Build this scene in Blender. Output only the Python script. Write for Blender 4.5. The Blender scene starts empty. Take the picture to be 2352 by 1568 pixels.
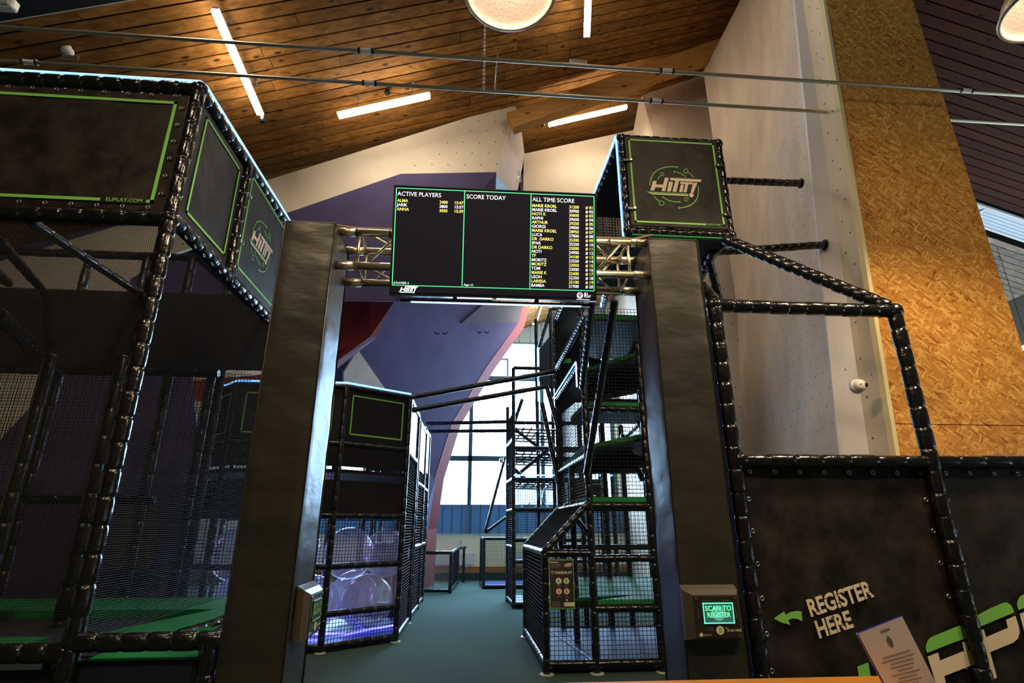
import bpy, math, random
from mathutils import Vector as V, Matrix, noise
random.seed(7)
C = bpy.data.collections.new('hall'); bpy.context.scene.collection.children.link(C)
SC = bpy.context.scene
# ---------------------------------------------------------------- camera, world, exposure
EYE = 1.55
cd = bpy.data.cameras.new('camera'); cam = bpy.data.objects.new('camera', cd); C.objects.link(cam)
cam.location = (0, 0, EYE); PITCH = math.atan(426/1255); YAW = math.radians(4.7)
cam.rotation_euler = (math.pi/2 + PITCH, 0, -YAW)
cd.sensor_width = 36; cd.lens = 36*1255/2352; cd.clip_start = .05; cd.clip_end = 200
SC.camera = cam
W = bpy.data.worlds.new('world'); SC.world = W; W.use_nodes = True
bgn = W.node_tree.nodes['Background']; bgn.inputs[0].default_value = (.62, .84, 1, 1); bgn.inputs[1].default_value = 9
SC.view_settings.view_transform = 'Standard'; SC.view_settings.look = 'None'
SC.view_settings.exposure = .38; SC.view_settings.gamma = 1; SC.view_settings.use_curve_mapping = False
TUBE_E = 50; LAMP_W = 95
def portal():
    l = bpy.data.lights.new('window_daylight', 'AREA'); l.shape = 'RECTANGLE'; l.size = 11; l.size_y = 5; l.energy = 3200
    l.color = (.34, .62, 1)
    o = bpy.data.objects.new('window_daylight', l); C.objects.link(o); o.location = (-.5, 18.75, 4.7); o.rotation_euler = (-math.pi/2, 0, 0)
    o.rotation_euler = (math.radians(-80), 0, 0)
portal()
def lamp(loc, w, col, size=.1, name='lamp_light'):
    l = bpy.data.lights.new(name, 'POINT'); l.energy = w; l.color = col; l.shadow_soft_size = size
    o = bpy.data.objects.new(name, l); C.objects.link(o); o.location = loc; return o

def spot(loc, w, col, size=.1, name='lamp_light'):
    l = bpy.data.lights.new(name, 'SPOT'); l.energy = w; l.color = col; l.shadow_soft_size = size; l.spot_size = math.radians(172); l.spot_blend = .35
    o = bpy.data.objects.new(name, l); C.objects.link(o); o.location = loc; return o
def atc(px, py, zc, sl=.352):
    "where the direction of a pixel meets the left ceiling slope"
    a, b = at(px, py, 1), at(px, py, 2); d = b-a; t = (zc+sl*a.x-a.z)/(d.z-sl*d.x); return a+d*t
def at(px, py, Y):
    "the world point at depth Y that lies in the direction of a pixel of the photograph"
    a = (px-1176)/1255; b = (784-py)/1255; c, s = math.cos(PITCH), math.sin(PITCH)
    ox, oy, oz = a, c-b*s, s+b*c; cy, sy = math.cos(YAW), math.sin(YAW)
    x, y = ox*cy+oy*sy, -ox*sy+oy*cy
    return V((x*Y/y, Y, EYE+oz*Y/y))

# ---------------------------------------------------------------- materials
MATS = {}
def srgb(c):
    return tuple(((x/255/12.92) if x/255 <= .04045 else ((x/255+.055)/1.055)**2.4) for x in c)
def mat(name, col=(.5,.5,.5), rough=.5, metal=0, emit=None, es=0, coat=0, noise_s=0, col2=None, bump=0, bump_s=20, stretch=(1,1,1), spec=.5, detail=4, lo=.35, hi=.65):
    if name in MATS: return MATS[name]
    m = bpy.data.materials.new(name); m.use_nodes = True; n = m.node_tree.nodes; L = m.node_tree.links
    b = n['Principled BSDF']
    b.inputs['Base Color'].default_value = (*col, 1); b.inputs['Roughness'].default_value = rough; b.inputs['Metallic'].default_value = metal
    b.inputs['Coat Weight'].default_value = coat; b.inputs['Specular IOR Level'].default_value = spec; b.inputs['Coat Roughness'].default_value = .12
    if emit: b.inputs['Emission Color'].default_value = (*emit, 1); b.inputs['Emission Strength'].default_value = es
    if col2 or bump:
        tc = n.new('ShaderNodeTexCoord'); mp = n.new('ShaderNodeMapping'); mp.inputs['Scale'].default_value = stretch
        L.new(tc.outputs['Object'], mp.inputs[0])
    if col2:
        t = n.new('ShaderNodeTexNoise'); t.inputs['Scale'].default_value = noise_s; t.inputs['Detail'].default_value = detail; t.inputs['Roughness'].default_value = .65
        L.new(mp.outputs[0], t.inputs['Vector'])
        r = n.new('ShaderNodeValToRGB'); r.color_ramp.elements[0].position = lo; r.color_ramp.elements[1].position = hi
        r.color_ramp.elements[0].color = (*col, 1); r.color_ramp.elements[1].color = (*col2, 1)
        L.new(t.outputs['Fac'], r.inputs[0]); L.new(r.outputs[0], b.inputs['Base Color'])
    if bump:
        t2 = n.new('ShaderNodeTexNoise'); t2.inputs['Scale'].default_value = bump_s; t2.inputs['Detail'].default_value = 3
        L.new(mp.outputs[0], t2.inputs['Vector'])
        bp = n.new('ShaderNodeBump'); bp.inputs['Strength'].default_value = bump; bp.inputs['Distance'].default_value = .02
        L.new(t2.outputs['Fac'], bp.inputs['Height']); L.new(bp.outputs[0], b.inputs['Normal'])
    MATS[name] = m; return m
vinyl = mat('black_vinyl_sleeve', (.007,.0075,.009), .2, coat=.35, bump=.25, bump_s=35)
vinyl_f = mat('black_vinyl_far', (.006,.007,.010), .33, coat=.2)
netm = mat('black_net_cord', (.009,.0095,.011), .6, spec=.3)
banner = mat('dark_printed_tarpaulin', (.0075,.0063,.0052), .5, spec=.25, noise_s=5, col2=(.040,.033,.027), bump=.35, bump_s=7, detail=14, lo=.38, hi=.68)
bandark = mat('dark_banner_far', (.006,.006,.008), .55, spec=.25, noise_s=2, col2=(.014,.0135,.016), detail=6)
padm = mat('olive_black_pillar_vinyl', (.019,.0185,.013), .38, spec=.6, noise_s=1.3, col2=(.033,.032,.022), bump=.35, bump_s=3.5, stretch=(1,1,2.2))
greenp = mat('green_print', srgb((130,208,92)), .5)
creamp = mat('cream_print', srgb((238,222,192)), .5)
whitep = mat('white_print', (.75,.73,.68), .5)
redp = mat('red_print', (.6,.05,.05), .5)
greyp = mat('grey_print', (.25,.24,.23), .5)
alu = mat('brushed_aluminium', (.78,.70,.52), .33, 1, bump=.05, bump_s=80)
steel = mat('galvanised_steel', (.56,.49,.34), .38, .9)
chrome = mat('zinc_steel', (.6,.6,.6), .3, 1)
blackp = mat('black_plastic', (.012,.012,.013), .3)
greenpad = mat('green_vinyl_pad', (.012,.22,.05), .55, spec=.25, bump=.15, bump_s=60)
mattress = mat('navy_floor_mat', (.022,.055,.24), .5, spec=.25, bump=.1, bump_s=5)
ledb = mat('blue_led_strip', (.1,.2,.9), .4, emit=(.13,.36,1), es=3.2)
ledv = mat('deep_blue_led_strip', (.1,.1,.9), .4, emit=(.09,.08,1), es=7)
tube_e = mat('lit_white_tube', (1,1,1), .4, emit=(1,.86,.68), es=TUBE_E)
wallw = mat('pale_climbing_plywood', srgb((230,218,196)), .8, noise_s=.9, col2=srgb((216,202,180)), bump=.05)
wallt = mat('worn_beige_climbing_plywood', srgb((212,194,172)), .75, noise_s=1.6, col2=srgb((184,166,148)), bump=.08, stretch=(1,1,.5), detail=7)
wallg = mat('grey_climbing_plywood', srgb((212,208,208)), .7, noise_s=1.5, col2=srgb((188,186,190)), stretch=(1,1,.3), detail=7)
purple = mat('violet_climbing_plywood', srgb((88,78,122)), .8, noise_s=1.2, col2=srgb((74,66,106)), bump=.05, detail=7)
redw = mat('red_climbing_plywood', srgb((150,38,26)), .7, noise_s=1.5, col2=srgb((125,28,20)), detail=7)
holem = mat('dark_bolt_hole', (.03,.027,.025), .6)
creamw = mat('cream_wall_paint', srgb((238,238,208)), .8)
bluepan = mat('blue_grey_ribbed_panel', srgb((110,150,185)), .5)
_n = bluepan.node_tree.nodes; _t = _n.new('ShaderNodeBsdfTranslucent'); _t.inputs[0].default_value = (.08,.14,.20,1); _m = _n.new('ShaderNodeMixShader'); _m.inputs[0].default_value = .5
bluepan.node_tree.links.new(_n['Principled BSDF'].outputs[0], _m.inputs[1]); bluepan.node_tree.links.new(_t.outputs[0], _m.inputs[2]); bluepan.node_tree.links.new(_m.outputs[0], _n['Material Output'].inputs[0])
mull = mat('teal_window_frame', (.03,.10,.12), .5)
carpet = mat('teal_green_carpet', srgb((62,82,74)), .95, noise_s=60, col2=srgb((76,100,90)), bump=.3, bump_s=300, spec=.1)
navyp = mat('dark_navy_soffit', (.006,.010,.018), .7)
beamw = None
white_pl = mat('white_plastic', (.75,.74,.68), .4)
counterm = mat('oak_counter', srgb((196,134,52)), .4, noise_s=4, col2=srgb((178,112,40)), stretch=(1,12,12))
paper = mat('white_paper', (.9,.86,.80), .45)
blueed = mat('blue_acrylic_edge', (.03,.03,.5), .2)
peach = mat('self_lit_reflector_lining', (.62,.50,.42), .35, bump=1, bump_s=55, emit=(1,.62,.42), es=.36)  # bulb light on the lining is put in as emission
brassr = mat('grey_metal_shade', (.42,.38,.30), .35, .8)
ply_edge = mat('pale_plywood_edge', srgb((222,208,160)), .7)
rad = mat('radiator_white', (.7,.7,.72), .5)

def wood(name, a, b_, knots=True, rnd=True, scale=1., dark=1.):
    if name in MATS: return MATS[name]
    m = bpy.data.materials.new(name); m.use_nodes = True; n = m.node_tree.nodes; L = m.node_tree.links; b = n['Principled BSDF']
    b.inputs['Roughness'].default_value = .6; b.inputs['Specular IOR Level'].default_value = .12
    tc = n.new('ShaderNodeTexCoord'); mp = n.new('ShaderNodeMapping'); mp.inputs['Scale'].default_value = (.7*scale, 9*scale, 9*scale)
    oi = n.new('ShaderNodeObjectInfo'); ad = n.new('ShaderNodeVectorMath'); ad.operation = 'ADD'; ml = n.new('ShaderNodeMath'); ml.operation = 'MULTIPLY'; ml.inputs[1].default_value = 57
    L.new(oi.outputs['Random'], ml.inputs[0]); L.new(tc.outputs['Object'], ad.inputs[0]); L.new(ml.outputs[0], ad.inputs[1]); L.new(ad.outputs[0], mp.inputs[0])
    t = n.new('ShaderNodeTexNoise'); t.inputs['Scale'].default_value = 1.6; t.inputs['Detail'].default_value = 6; t.inputs['Distortion'].default_value = .7
    L.new(mp.outputs[0], t.inputs['Vector'])
    r = n.new('ShaderNodeValToRGB'); r.color_ramp.elements[0].position = .3; r.color_ramp.elements[1].position = .72
    r.color_ramp.elements[0].color = (*a, 1); r.color_ramp.elements[1].color = (*b_, 1); L.new(t.outputs['Fac'], r.inputs[0])
    hs = n.new('ShaderNodeHueSaturation'); mr = n.new('ShaderNodeMapRange'); mr.inputs[3].default_value = .78; mr.inputs[4].default_value = 1.2
    L.new(oi.outputs['Random'], mr.inputs[0]); L.new(mr.outputs[0], hs.inputs['Value']); L.new(r.outputs[0], hs.inputs['Color'])
    out = hs.outputs[0]
    if knots:
        mk = n.new('ShaderNodeMapping'); mk.inputs['Scale'].default_value = (2.0, 5.2, 5.2); L.new(ad.outputs[0], mk.inputs[0])
        v = n.new('ShaderNodeTexVoronoi'); v.inputs['Scale'].default_value = 1.; L.new(mk.outputs[0], v.inputs['Vector'])
        kr = n.new('ShaderNodeValToRGB'); kr.color_ramp.elements[0].position = .07; kr.color_ramp.elements[1].position = .17
        kr.color_ramp.elements[0].color = (0,0,0,1); kr.color_ramp.elements[1].color = (1,1,1,1); L.new(v.outputs['Distance'], kr.inputs[0])
        mx = n.new('ShaderNodeMix'); mx.data_type = 'RGBA'; mx.inputs[6].default_value = (a[0]*.22, a[1]*.2, a[2]*.2, 1)
        L.new(kr.outputs[0], mx.inputs[0]); L.new(out, mx.inputs[7]); out = mx.outputs[2]
    L.new(out, b.inputs['Base Color'])
    MATS[name] = m; return m
plankm = wood('knotty_pine_plank', srgb((106,69,32)), srgb((160,112,56)))
plankd = wood('dark_shaded_red_brown_plank', srgb((54,22,12)), srgb((72,33,19)))  # dark wood, with the weak light on the right slope also in its colour
plankg = wood('greyed_plank', srgb((110,96,88)), srgb((150,134,122)))
beamw = wood('glued_laminated_timber', srgb((186,132,72)), srgb((216,164,98)))

def osb_mat():
    m = bpy.data.materials.new('oriented_strand_board'); m.use_nodes = True; n = m.node_tree.nodes; L = m.node_tree.links; b = n['Principled BSDF']
    b.inputs['Roughness'].default_value = .5
    tc = n.new('ShaderNodeTexCoord'); prev = None
    nz = n.new('ShaderNodeTexNoise'); nz.inputs['Scale'].default_value = 7; nz.inputs['Detail'].default_value = 3; L.new(tc.outputs['Object'], nz.inputs['Vector'])
    mxv = n.new('ShaderNodeMix'); mxv.data_type = 'RGBA'; mxv.inputs[0].default_value = .06; L.new(tc.outputs['Object'], mxv.inputs[6]); L.new(nz.outputs['Color'], mxv.inputs[7])
    ramps = []
    for k, (ang, sx, sz) in enumerate(((.1, 13, 62), (.95, 15, 66), (-.7, 14, 58))):
        mp = n.new('ShaderNodeMapping'); mp.inputs['Rotation'].default_value = (0, ang, 0); L.new(mxv.outputs[2], mp.inputs[0])
        mp2 = n.new('ShaderNodeMapping'); mp2.inputs['Scale'].default_value = (sx, 1, sz); mp2.inputs['Location'].default_value = (k*3.3, k, k*1.7); L.new(mp.outputs[0], mp2.inputs[0])
        v = n.new('ShaderNodeTexVoronoi'); v.inputs['Scale'].default_value = 1; L.new(mp2.outputs[0], v.inputs['Vector'])
        s = n.new('ShaderNodeSeparateColor'); L.new(v.outputs['Color'], s.inputs[0])
        r = n.new('ShaderNodeValToRGB'); e = r.color_ramp.elements
        e[0].position = 0; e[0].color = (*srgb((150,92,30)), 1); e[1].position = 1; e[1].color = (*srgb((234,184,100)), 1)
        x = e.new(.1); x.color = (*srgb((186,126,48)), 1); x = e.new(.6); x.color = (*srgb((204,146,64)), 1)
        L.new(s.outputs[0], r.inputs[0]); ramps.append((r, s))
    m1 = n.new('ShaderNodeMix'); m1.data_type = 'RGBA'; g = n.new('ShaderNodeMath'); g.operation = 'GREATER_THAN'; g.inputs[1].default_value = .5
    L.new(ramps[1][1].outputs[1], g.inputs[0]); L.new(g.outputs[0], m1.inputs[0]); L.new(ramps[0][0].outputs[0], m1.inputs[6]); L.new(ramps[1][0].outputs[0], m1.inputs[7])
    m2 = n.new('ShaderNodeMix'); m2.data_type = 'RGBA'; g2 = n.new('ShaderNodeMath'); g2.operation = 'GREATER_THAN'; g2.inputs[1].default_value = .62
    L.new(ramps[2][1].outputs[1], g2.inputs[0]); L.new(g2.outputs[0], m2.inputs[0]); L.new(m1.outputs[2], m2.inputs[6]); L.new(ramps[2][0].outputs[0], m2.inputs[7])
    L.new(m2.outputs[2], b.inputs['Base Color'])
    return m
osb = osb_mat()

def glassy(name, col, alpha=.16, rough=.05):
    m = bpy.data.materials.new(name); m.use_nodes = True; n = m.node_tree.nodes; L = m.node_tree.links; n.remove(n['Principled BSDF'])
    out = n['Material Output']; tr = n.new('ShaderNodeBsdfTransparent'); gl = n.new('ShaderNodeBsdfGlossy'); df = n.new('ShaderNodeBsdfDiffuse')
    tr.inputs[0].default_value = (*[min(1, .75+.25*c) for c in col], 1); gl.inputs['Roughness'].default_value = rough; df.inputs[0].default_value = (*col, 1)
    lw = n.new('ShaderNodeLayerWeight'); lw.inputs[0].default_value = .35
    mx = n.new('ShaderNodeMixShader'); mx2 = n.new('ShaderNodeMixShader')
    mr = n.new('ShaderNodeMapRange'); mr.inputs[3].default_value = .04; mr.inputs[4].default_value = .5; L.new(lw.outputs['Facing'], mr.inputs[0])
    L.new(mr.outputs[0], mx.inputs[0]); L.new(tr.outputs[0], mx.inputs[1]); L.new(gl.outputs[0], mx.inputs[2])
    mx2.inputs[0].default_value = alpha; L.new(mx.outputs[0], mx2.inputs[1]); L.new(df.outputs[0], mx2.inputs[2]); L.new(mx2.outputs[0], out.inputs[0])
    tc = n.new('ShaderNodeTexCoord'); t = n.new('ShaderNodeTexNoise'); t.inputs['Scale'].default_value = 5; L.new(tc.outputs['Object'], t.inputs['Vector'])
    bp = n.new('ShaderNodeBump'); bp.inputs['Strength'].default_value = .2; bp.inputs['Distance'].default_value = .02; L.new(t.outputs['Fac'], bp.inputs['Height']); L.new(bp.outputs[0], gl.inputs['Normal'])
    return m
ballm = glassy('clear_inflated_plastic', (.85,.85,.95), .27)
panem = glassy('window_pane_glass', (.9,.95,1), .0, .02)
panelclear = glassy('clear_plastic_panel', (.8,.8,.95), .06, .05)

# ---------------------------------------------------------------- geometry helpers
class MB:
    def __init__(s): s.v = []; s.f = []; s.smooth = False
    def add(s, vs, fs):
        k = len(s.v); s.v += [tuple(v) for v in vs]; s.f += [tuple(i+k for i in f) for f in fs]; return s
    def box(s, c, d, R=None, bev=0):
        x, y, z = d[0]/2, d[1]/2, d[2]/2
        if bev:
            b = min(bev, x*.9, y*.9, z*.9); vs = []
            for sz in (-1, 1):
                for q in (0, 1):
                    zz = sz*(z if q else z-b) if sz > 0 else sz*(z if not q else z-b)
                    e = b if ((sz < 0 and q == 0) or (sz > 0 and q == 1)) else 0
                    for (cx, cy, ax) in ((-1,-1,0),(-1,-1,1),(1,-1,1),(1,-1,0),(1,1,0),(1,1,1),(-1,1,1),(-1,1,0)):
                        px = cx*(x-e-(b if ax else 0)*(1 if not e else 1)); py = cy*(y-e-(0 if ax else b))
                        if e: px = cx*(x-b-(0)); py = cy*(y-b)
                        vs.append(V((px, py, zz)))
            fs = []
            for r in range(3):
                for i in range(8): a = r*8+i; b2 = r*8+(i+1) % 8; fs.append((a, b2, b2+8, a+8))
            fs.append(tuple(range(7, -1, -1))); fs.append(tuple(range(24, 32)))
        else:
            vs = [V((sx*x, sy*y, sz*z)) for sz in (-1,1) for sy in (-1,1) for sx in (-1,1)]
            fs = [(0,2,3,1),(4,5,7,6),(0,1,5,4),(2,6,7,3),(0,4,6,2),(1,3,7,5)]
        if R is not None: vs = [R @ v for v in vs]
        return s.add([v+V(c) for v in vs], fs)
    def rings(s, rings, n, cap=True):
        fs = []; k = len(rings)
        for r in range(k-1):
            for i in range(n): a = r*n+i; b = r*n+(i+1) % n; fs.append((a, b, b+n, a+n))
        if cap: fs.append(tuple(range(n-1, -1, -1))); fs.append(tuple(range((k-1)*n, k*n)))
        return s.add([v for r in rings for v in r], fs)
    def tube(s, p, q, r, n=10, cap=True, r2=None):
        p, q = V(p), V(q); d = (q-p).normalized(); a = d.orthogonal().normalized(); b = d.cross(a); r2 = r if r2 is None else r2
        return s.rings([[c+(a*math.cos(t)+b*math.sin(t))*rr for t in [2*math.pi*i/n for i in range(n)]] for c, rr in ((p, r), (q, r2))], n, cap)
    def sleeve(s, p, q, r=.0425, pitch=.13, n=12):
        p, q = V(p), V(q); L = (q-p).length; d = (q-p)/L; a = d.orthogonal().normalized(); b = d.cross(a); k = max(1, round(L/pitch)); R = []
        h = L/k
        for i in range(k):
            w = r*(1+random.uniform(-.03, .05)); off = a*random.uniform(-.0015,.0015)+b*random.uniform(-.0015,.0015)
            for t, rr in ((.0, .84), (.035, .93), (.16, 1.0), (.84, 1.0), (.965, .93), (1., .84)):
                if t == 1. and i < k-1: continue
                c = p+d*(h*(i+t))+off
                R.append([c+(a*math.cos(u)+b*math.sin(u))*w*rr for u in [2*math.pi*j/n for j in range(n)]])
        s.smooth = True
        return s.rings(R, n)
    def poly(s, pts, nrm, th):
        nrm = V(nrm); k = len(pts); a = [V(p)+nrm*th for p in pts]; b = [V(p) for p in pts]
        return s.add(a+b, [tuple(range(k)), tuple(range(2*k-1, k-1, -1))]+[(i, i+k, (i+1) % k+k, (i+1) % k) for i in range(k)])
    def net(s, o, u, v, pitch, r):
        o, u, v = V(o), V(u), V(v); nn = u.cross(v).normalized()
        for A, B in ((u, v), (v, u)):
            k = max(2, round(A.length/pitch)); side = A.normalized()
            for i in range(k+1):
                p = o+A*(i/k)
                ring = [side*r, -side*r*.5+nn*r*.87, -side*r*.5-nn*r*.87]
                s.add([p+x for x in ring]+[p+B+x for x in ring], [(0,1,4,3),(1,2,5,4),(2,0,3,5)])
        return s
    def sphere(s, c, r, n=24, m=14, sq=(1,1,1)):
        R = [[V(c)+V((r*sq[0]*math.sin(math.pi*(j+.02)/(m+.04))*math.cos(2*math.pi*i/n), r*sq[1]*math.sin(math.pi*(j+.02)/(m+.04))*math.sin(2*math.pi*i/n), -r*sq[2]*math.cos(math.pi*(j+.02)/(m+.04)))) for i in range(n)] for j in range(m+1)]
        s.smooth = True; return s.rings(R, n)
    def disc(s, c, u, v, r, n=8, r0=0, a0=0, a1=2*math.pi, lift=0):
        c, u, v = V(c), V(u).normalized(), V(v).normalized(); nn = u.cross(v)*lift
        if r0 == 0: return s.add([c+nn+(u*math.cos(t)+v*math.sin(t))*r for t in [2*math.pi*i/n for i in range(n)]], [tuple(range(n))])
        vs = []; fs = []
        for i in range(n+1):
            t = a0+(a1-a0)*i/n; e = u*math.cos(t)+v*math.sin(t); vs += [c+nn+e*r, c+nn+e*r0]
            if i < n: fs.append((2*i, 2*i+2, 2*i+3, 2*i+1))
        return s.add(vs, fs)
    def torus(s, c, u, v, R, r, n=12, m=6, a0=0, a1=2*math.pi):
        c, u, v = V(c), V(u).normalized(), V(v).normalized(); w = u.cross(v); full = abs(a1-a0-2*math.pi) < 1e-6; rr = []
        for i in range(n+1):
            t = a0+(a1-a0)*i/n; e = u*math.cos(t)+v*math.sin(t)
            rr.append([c+e*(R+r*math.cos(q))+w*r*math.sin(q) for q in [2*math.pi*j/m for j in range(m)]])
        s.smooth = True; return s.rings(rr, m, not full)
ORG = {}
def part(name, mb, m, parent=None, smooth=None, label=None, kind=None):
    me = bpy.data.meshes.new(name); o = bpy.data.objects.new(name, me); C.objects.link(o)
    org = V((0,0,0))
    if parent is not None: o.parent = parent; org = ORG[parent.name]
    me.from_pydata([tuple(V(v)-org) for v in mb.v], [], mb.f); me.materials.append(m)
    if (mb.smooth if smooth is None else smooth):
        me.polygons.foreach_set('use_smooth', [len(p.vertices) <= 4 for p in me.polygons])
    me.update(); ORG[o.name] = org
    if label: o['label'] = label
    if kind: o['kind'] = kind
    return o
def thing(name, label, cat, loc=(0,0,0), group=None):
    o = bpy.data.objects.new(name, None); C.objects.link(o); o.location = loc; o.empty_display_size = .1
    ORG[o.name] = V(loc); o['label'] = label; o['category'] = cat
    if group: o['group'] = group
    return o
def struct(name, mb, m, label=None):
    o = part(name, mb, m); o['kind'] = 'structure'
    if label: o['label'] = label
    return o
def share(name, src, loc, parent, rot=None):
    o = bpy.data.objects.new(name, src); C.objects.link(o); o.parent = parent; o.location = V(loc)-ORG[parent.name]
    if rot is not None: o.rotation_euler = rot
    ORG[o.name] = ORG[parent.name]; return o
def mesh_of(mb, m, name):
    me = bpy.data.meshes.new(name); me.from_pydata(mb.v, [], mb.f); me.materials.append(m)
    if mb.smooth: me.polygons.foreach_set('use_smooth', [True]*len(me.polygons))
    return me
TX = {}
def text(mb, s, o, u, v, size, bold=0, align='LEFT', sx=1., shear=0):
    key = (s, bold, align)
    if key not in TX:
        cu = bpy.data.curves.new('t', 'FONT'); cu.body = s; cu.size = 1; cu.offset = bold; cu.align_x = align; cu.resolution_u = 3
        ob = bpy.data.objects.new('t', cu); me = bpy.data.meshes.new_from_object(ob)
        TX[key] = ([tuple(x.co) for x in me.vertices], [tuple(p.vertices) for p in me.polygons])
        bpy.data.objects.remove(ob); bpy.data.curves.remove(cu); bpy.data.meshes.remove(me)
    vs, fs = TX[key]; u, v, o = V(u), V(v), V(o)
    return mb.add([o+u*((x+shear*y)*size*sx)+v*(y*size) for x, y, z in vs], fs)
def tpart(parent, m, nm, *a, **k): return part(nm, text(MB(), *a, **k), m, parent)
def frame_poly(mb, c, nrm, w, th=.001):
    "a closed rectangular outline of width w through the four corners c"
    k = 4; c = [V(p) for p in c]; ctr = sum(c, V())/4
    for i in range(4):
        a, b = c[i], c[(i+1) % 4]; d = (b-a).normalized(); inw = V(nrm).normalized().cross(d)
        if inw.dot(ctr-a) < 0: inw = -inw
        mb.poly([a, b, b+inw*w, a+inw*w] if True else 0, nrm, th)
    return mb
def grid_sheet(mb, o, u, v, nu, nv, amp=.004, fr=3., seed=0):
    o, u, v = V(o), V(u), V(v); nn = u.cross(v).normalized()
    vs = []
    for j in range(nv+1):
        for i in range(nu+1):
            p = o+u*(i/nu)+v*(j/nv); e = min(i, nu-i, j, nv-j)
            vs.append(p+nn*amp*noise.noise(V((p.x*fr+seed, p.y*fr, p.z*fr)))*min(1, .4+e*.5))
    mb.smooth = True
    return mb.add(vs, [(j*(nu+1)+i, j*(nu+1)+i+1, (j+1)*(nu+1)+i+1, (j+1)*(nu+1)+i) for j in range(nv) for i in range(nu)])

# eyelet: metal ring with its cord loop, facing -Y and +X
_e = MB().torus((0,0,0), (1,0,0), (0,0,1), .010, .0035, 10, 5); EYL = mesh_of(_e, chrome, 'eyelet')
_t = MB().tube((0,-.004,-.002), (0,-.004,.05), .0022, 5); TIE = mesh_of(_t, netm, 'lacing_cord')
def eyelets(par, p, q, n, out, facing='y', tie=True):
    p, q = V(p), V(q)
    for i in range(n):
        c = p.lerp(q, (i+.5)/n)
        e = share('eyelet', EYL, c, par, (0,0,0) if facing == 'y' else (0,0,math.pi/2))
        if tie:
            t = share('lacing_cord', TIE, c, par); d = V(out)
            t.rotation_euler = (d.to_track_quat('Z', 'Y')).to_euler()

# ---------------------------------------------------------------- setting: floor, walls, ceiling
struct('floor', MB().box((1, 6.2, -.05), (24, 25, .1)), carpet, 'teal green carpet running through the whole hall')
SL = .352; ZC = 8.95; ZB = 7.65; XR = 5.5
def zl(x, zc=ZC): return zc+SL*x if x < XR else zc+SL*XR-SL*(x-XR)
def slab(mb, x0, x1, y0, y1, zc, th=.1, dz=0):
    mb.add([(x, y, zl(x, zc)+dz+t) for t in (0, th) for (x, y) in ((x0,y0),(x1,y0),(x1,y1),(x0,y1))], [(3,2,1,0),(4,5,6,7),(0,1,5,4),(1,2,6,5),(2,3,7,6),(3,0,4,7)])
    return mb
ceil_mb = MB()
for a, b in ((-11, XR), (XR, 15)):
    slab(ceil_mb, a, b, -6, 10.2, ZC, .12, .02)
for a, b in ((-11, XR),): slab(ceil_mb, a, b, 10.2, 18.8, ZB, .12, .02)
slab(ceil_mb, XR, 15, 10.2, 18.8, ZC, .12, .02)
ceil_mb.add([(-11,10.2,zl(-11,ZB)),(XR,10.2,zl(XR,ZB)),(XR,10.2,zl(XR)+.1),(-11,10.2,zl(-11)+.1)], [(0,1,2,3)])
ceil_mb.add([(XR+.02,10.2,zl(XR,ZB)),(XR+.02,18.8,zl(XR,ZB)),(XR+.02,18.8,zl(XR)+.1),(XR+.02,10.2,zl(XR)+.1)], [(0,1,2,3)])
ceiling = struct('ceiling', ceil_mb, mat('dark_roof_lining', (.004,.003,.0025), .9, spec=.05), 'pitched timber ceiling clad in knotty pine planks')
def plank(x0, x1, y, w, zc, m):
    g = .024; p = MB(); slab(p, x0+.004, x1-.004, y+g/2, y+w-g/2, zc, .018, random.uniform(-.003,.002)-.004)
    part('plank', p, m, ceiling)
ORG[ceiling.name] = V()
y = 5.16
while y < 10.1:
    cuts = [-11, -8+random.uniform(-1,1), -3.6+random.uniform(-1.6,1.6), .8+random.uniform(-1.4,1.4), XR]
    for a, b in zip(cuts, cuts[1:]): plank(a, b, y, .2, ZC, plankm)
    y += .2
y = 10.3
while y < 18.3: plank(-11, XR, y, .25, ZB, plankm); y += .25
y = 4.6
while y < 9.9: plank(XR, 15, y, .2, ZC, plankd); y += .2
y = 10.95
while y < 18.2: plank(XR, 15, y, .2, ZC, plankg); y += .2
sof = MB(); slab(sof, -11, XR, -6, 5.13, ZC, .06, -.12)
struct('trim_1', sof, navyp, 'dark navy soffit above the near part of the hall')
tr = MB(); slab(tr, -11, XR, 5.13, 5.15, ZC, .05, -.11); struct('trim_2', tr, white_pl, 'thin white edge strip of the dark soffit')
sof = MB(); slab(sof, XR, 15, -6, 4.6, ZC, .06, -.02); struct('trim_3', sof, plankd, 'dark timber lining above the near right part of the hall')
# skylight strip on the right slope
sk = thing('roof_skylight', 'pale blue louvred skylight strip beyond the strand board wall', 'skylight', (12, 10.35, zl(12)))
for yy in (10.08, 10.66):
    f = MB(); slab(f, 8, 15, yy, yy+.06, ZC, .06, -.05); part('frame', f, rad, sk)
skm = mat('skylight_glow', (.4,.5,.6), .4, emit=(.45,.62,.8), es=.22)
for i in range(5):
    f = MB(); slab(f, 8, 15, 10.17+i*.1, 10.21+i*.1, ZC, .02, -.03); part('louvre_slat', f, rad, sk)
f = MB(); slab(f, 8, 15, 10.1, 10.7, ZC, .012, .004); part('glazing', f, skm, sk)
for xx in (10.2, 11.9, 13.6):
    f = MB(); slab(f, xx, xx+.05, 10.1, 10.7, ZC, .07, -.06); part('cross_bar', f, rad, sk)
# enclosing walls
struct('wall_left', MB().box((-11.05, 6.2, 3.2), (.1, 25, 6.6)), creamw)
struct('wall_back', MB().box((2, -6.05, 5.6), (26.2, .1, 11.4)), mat('dark_back_wall', (.05,.04,.04), .8))
struct('wall_right', MB().box((15.05, 6.2, 3.9), (.1, 25, 8)), mat('grey_right_wall', (.2,.18,.16), .8))
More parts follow.
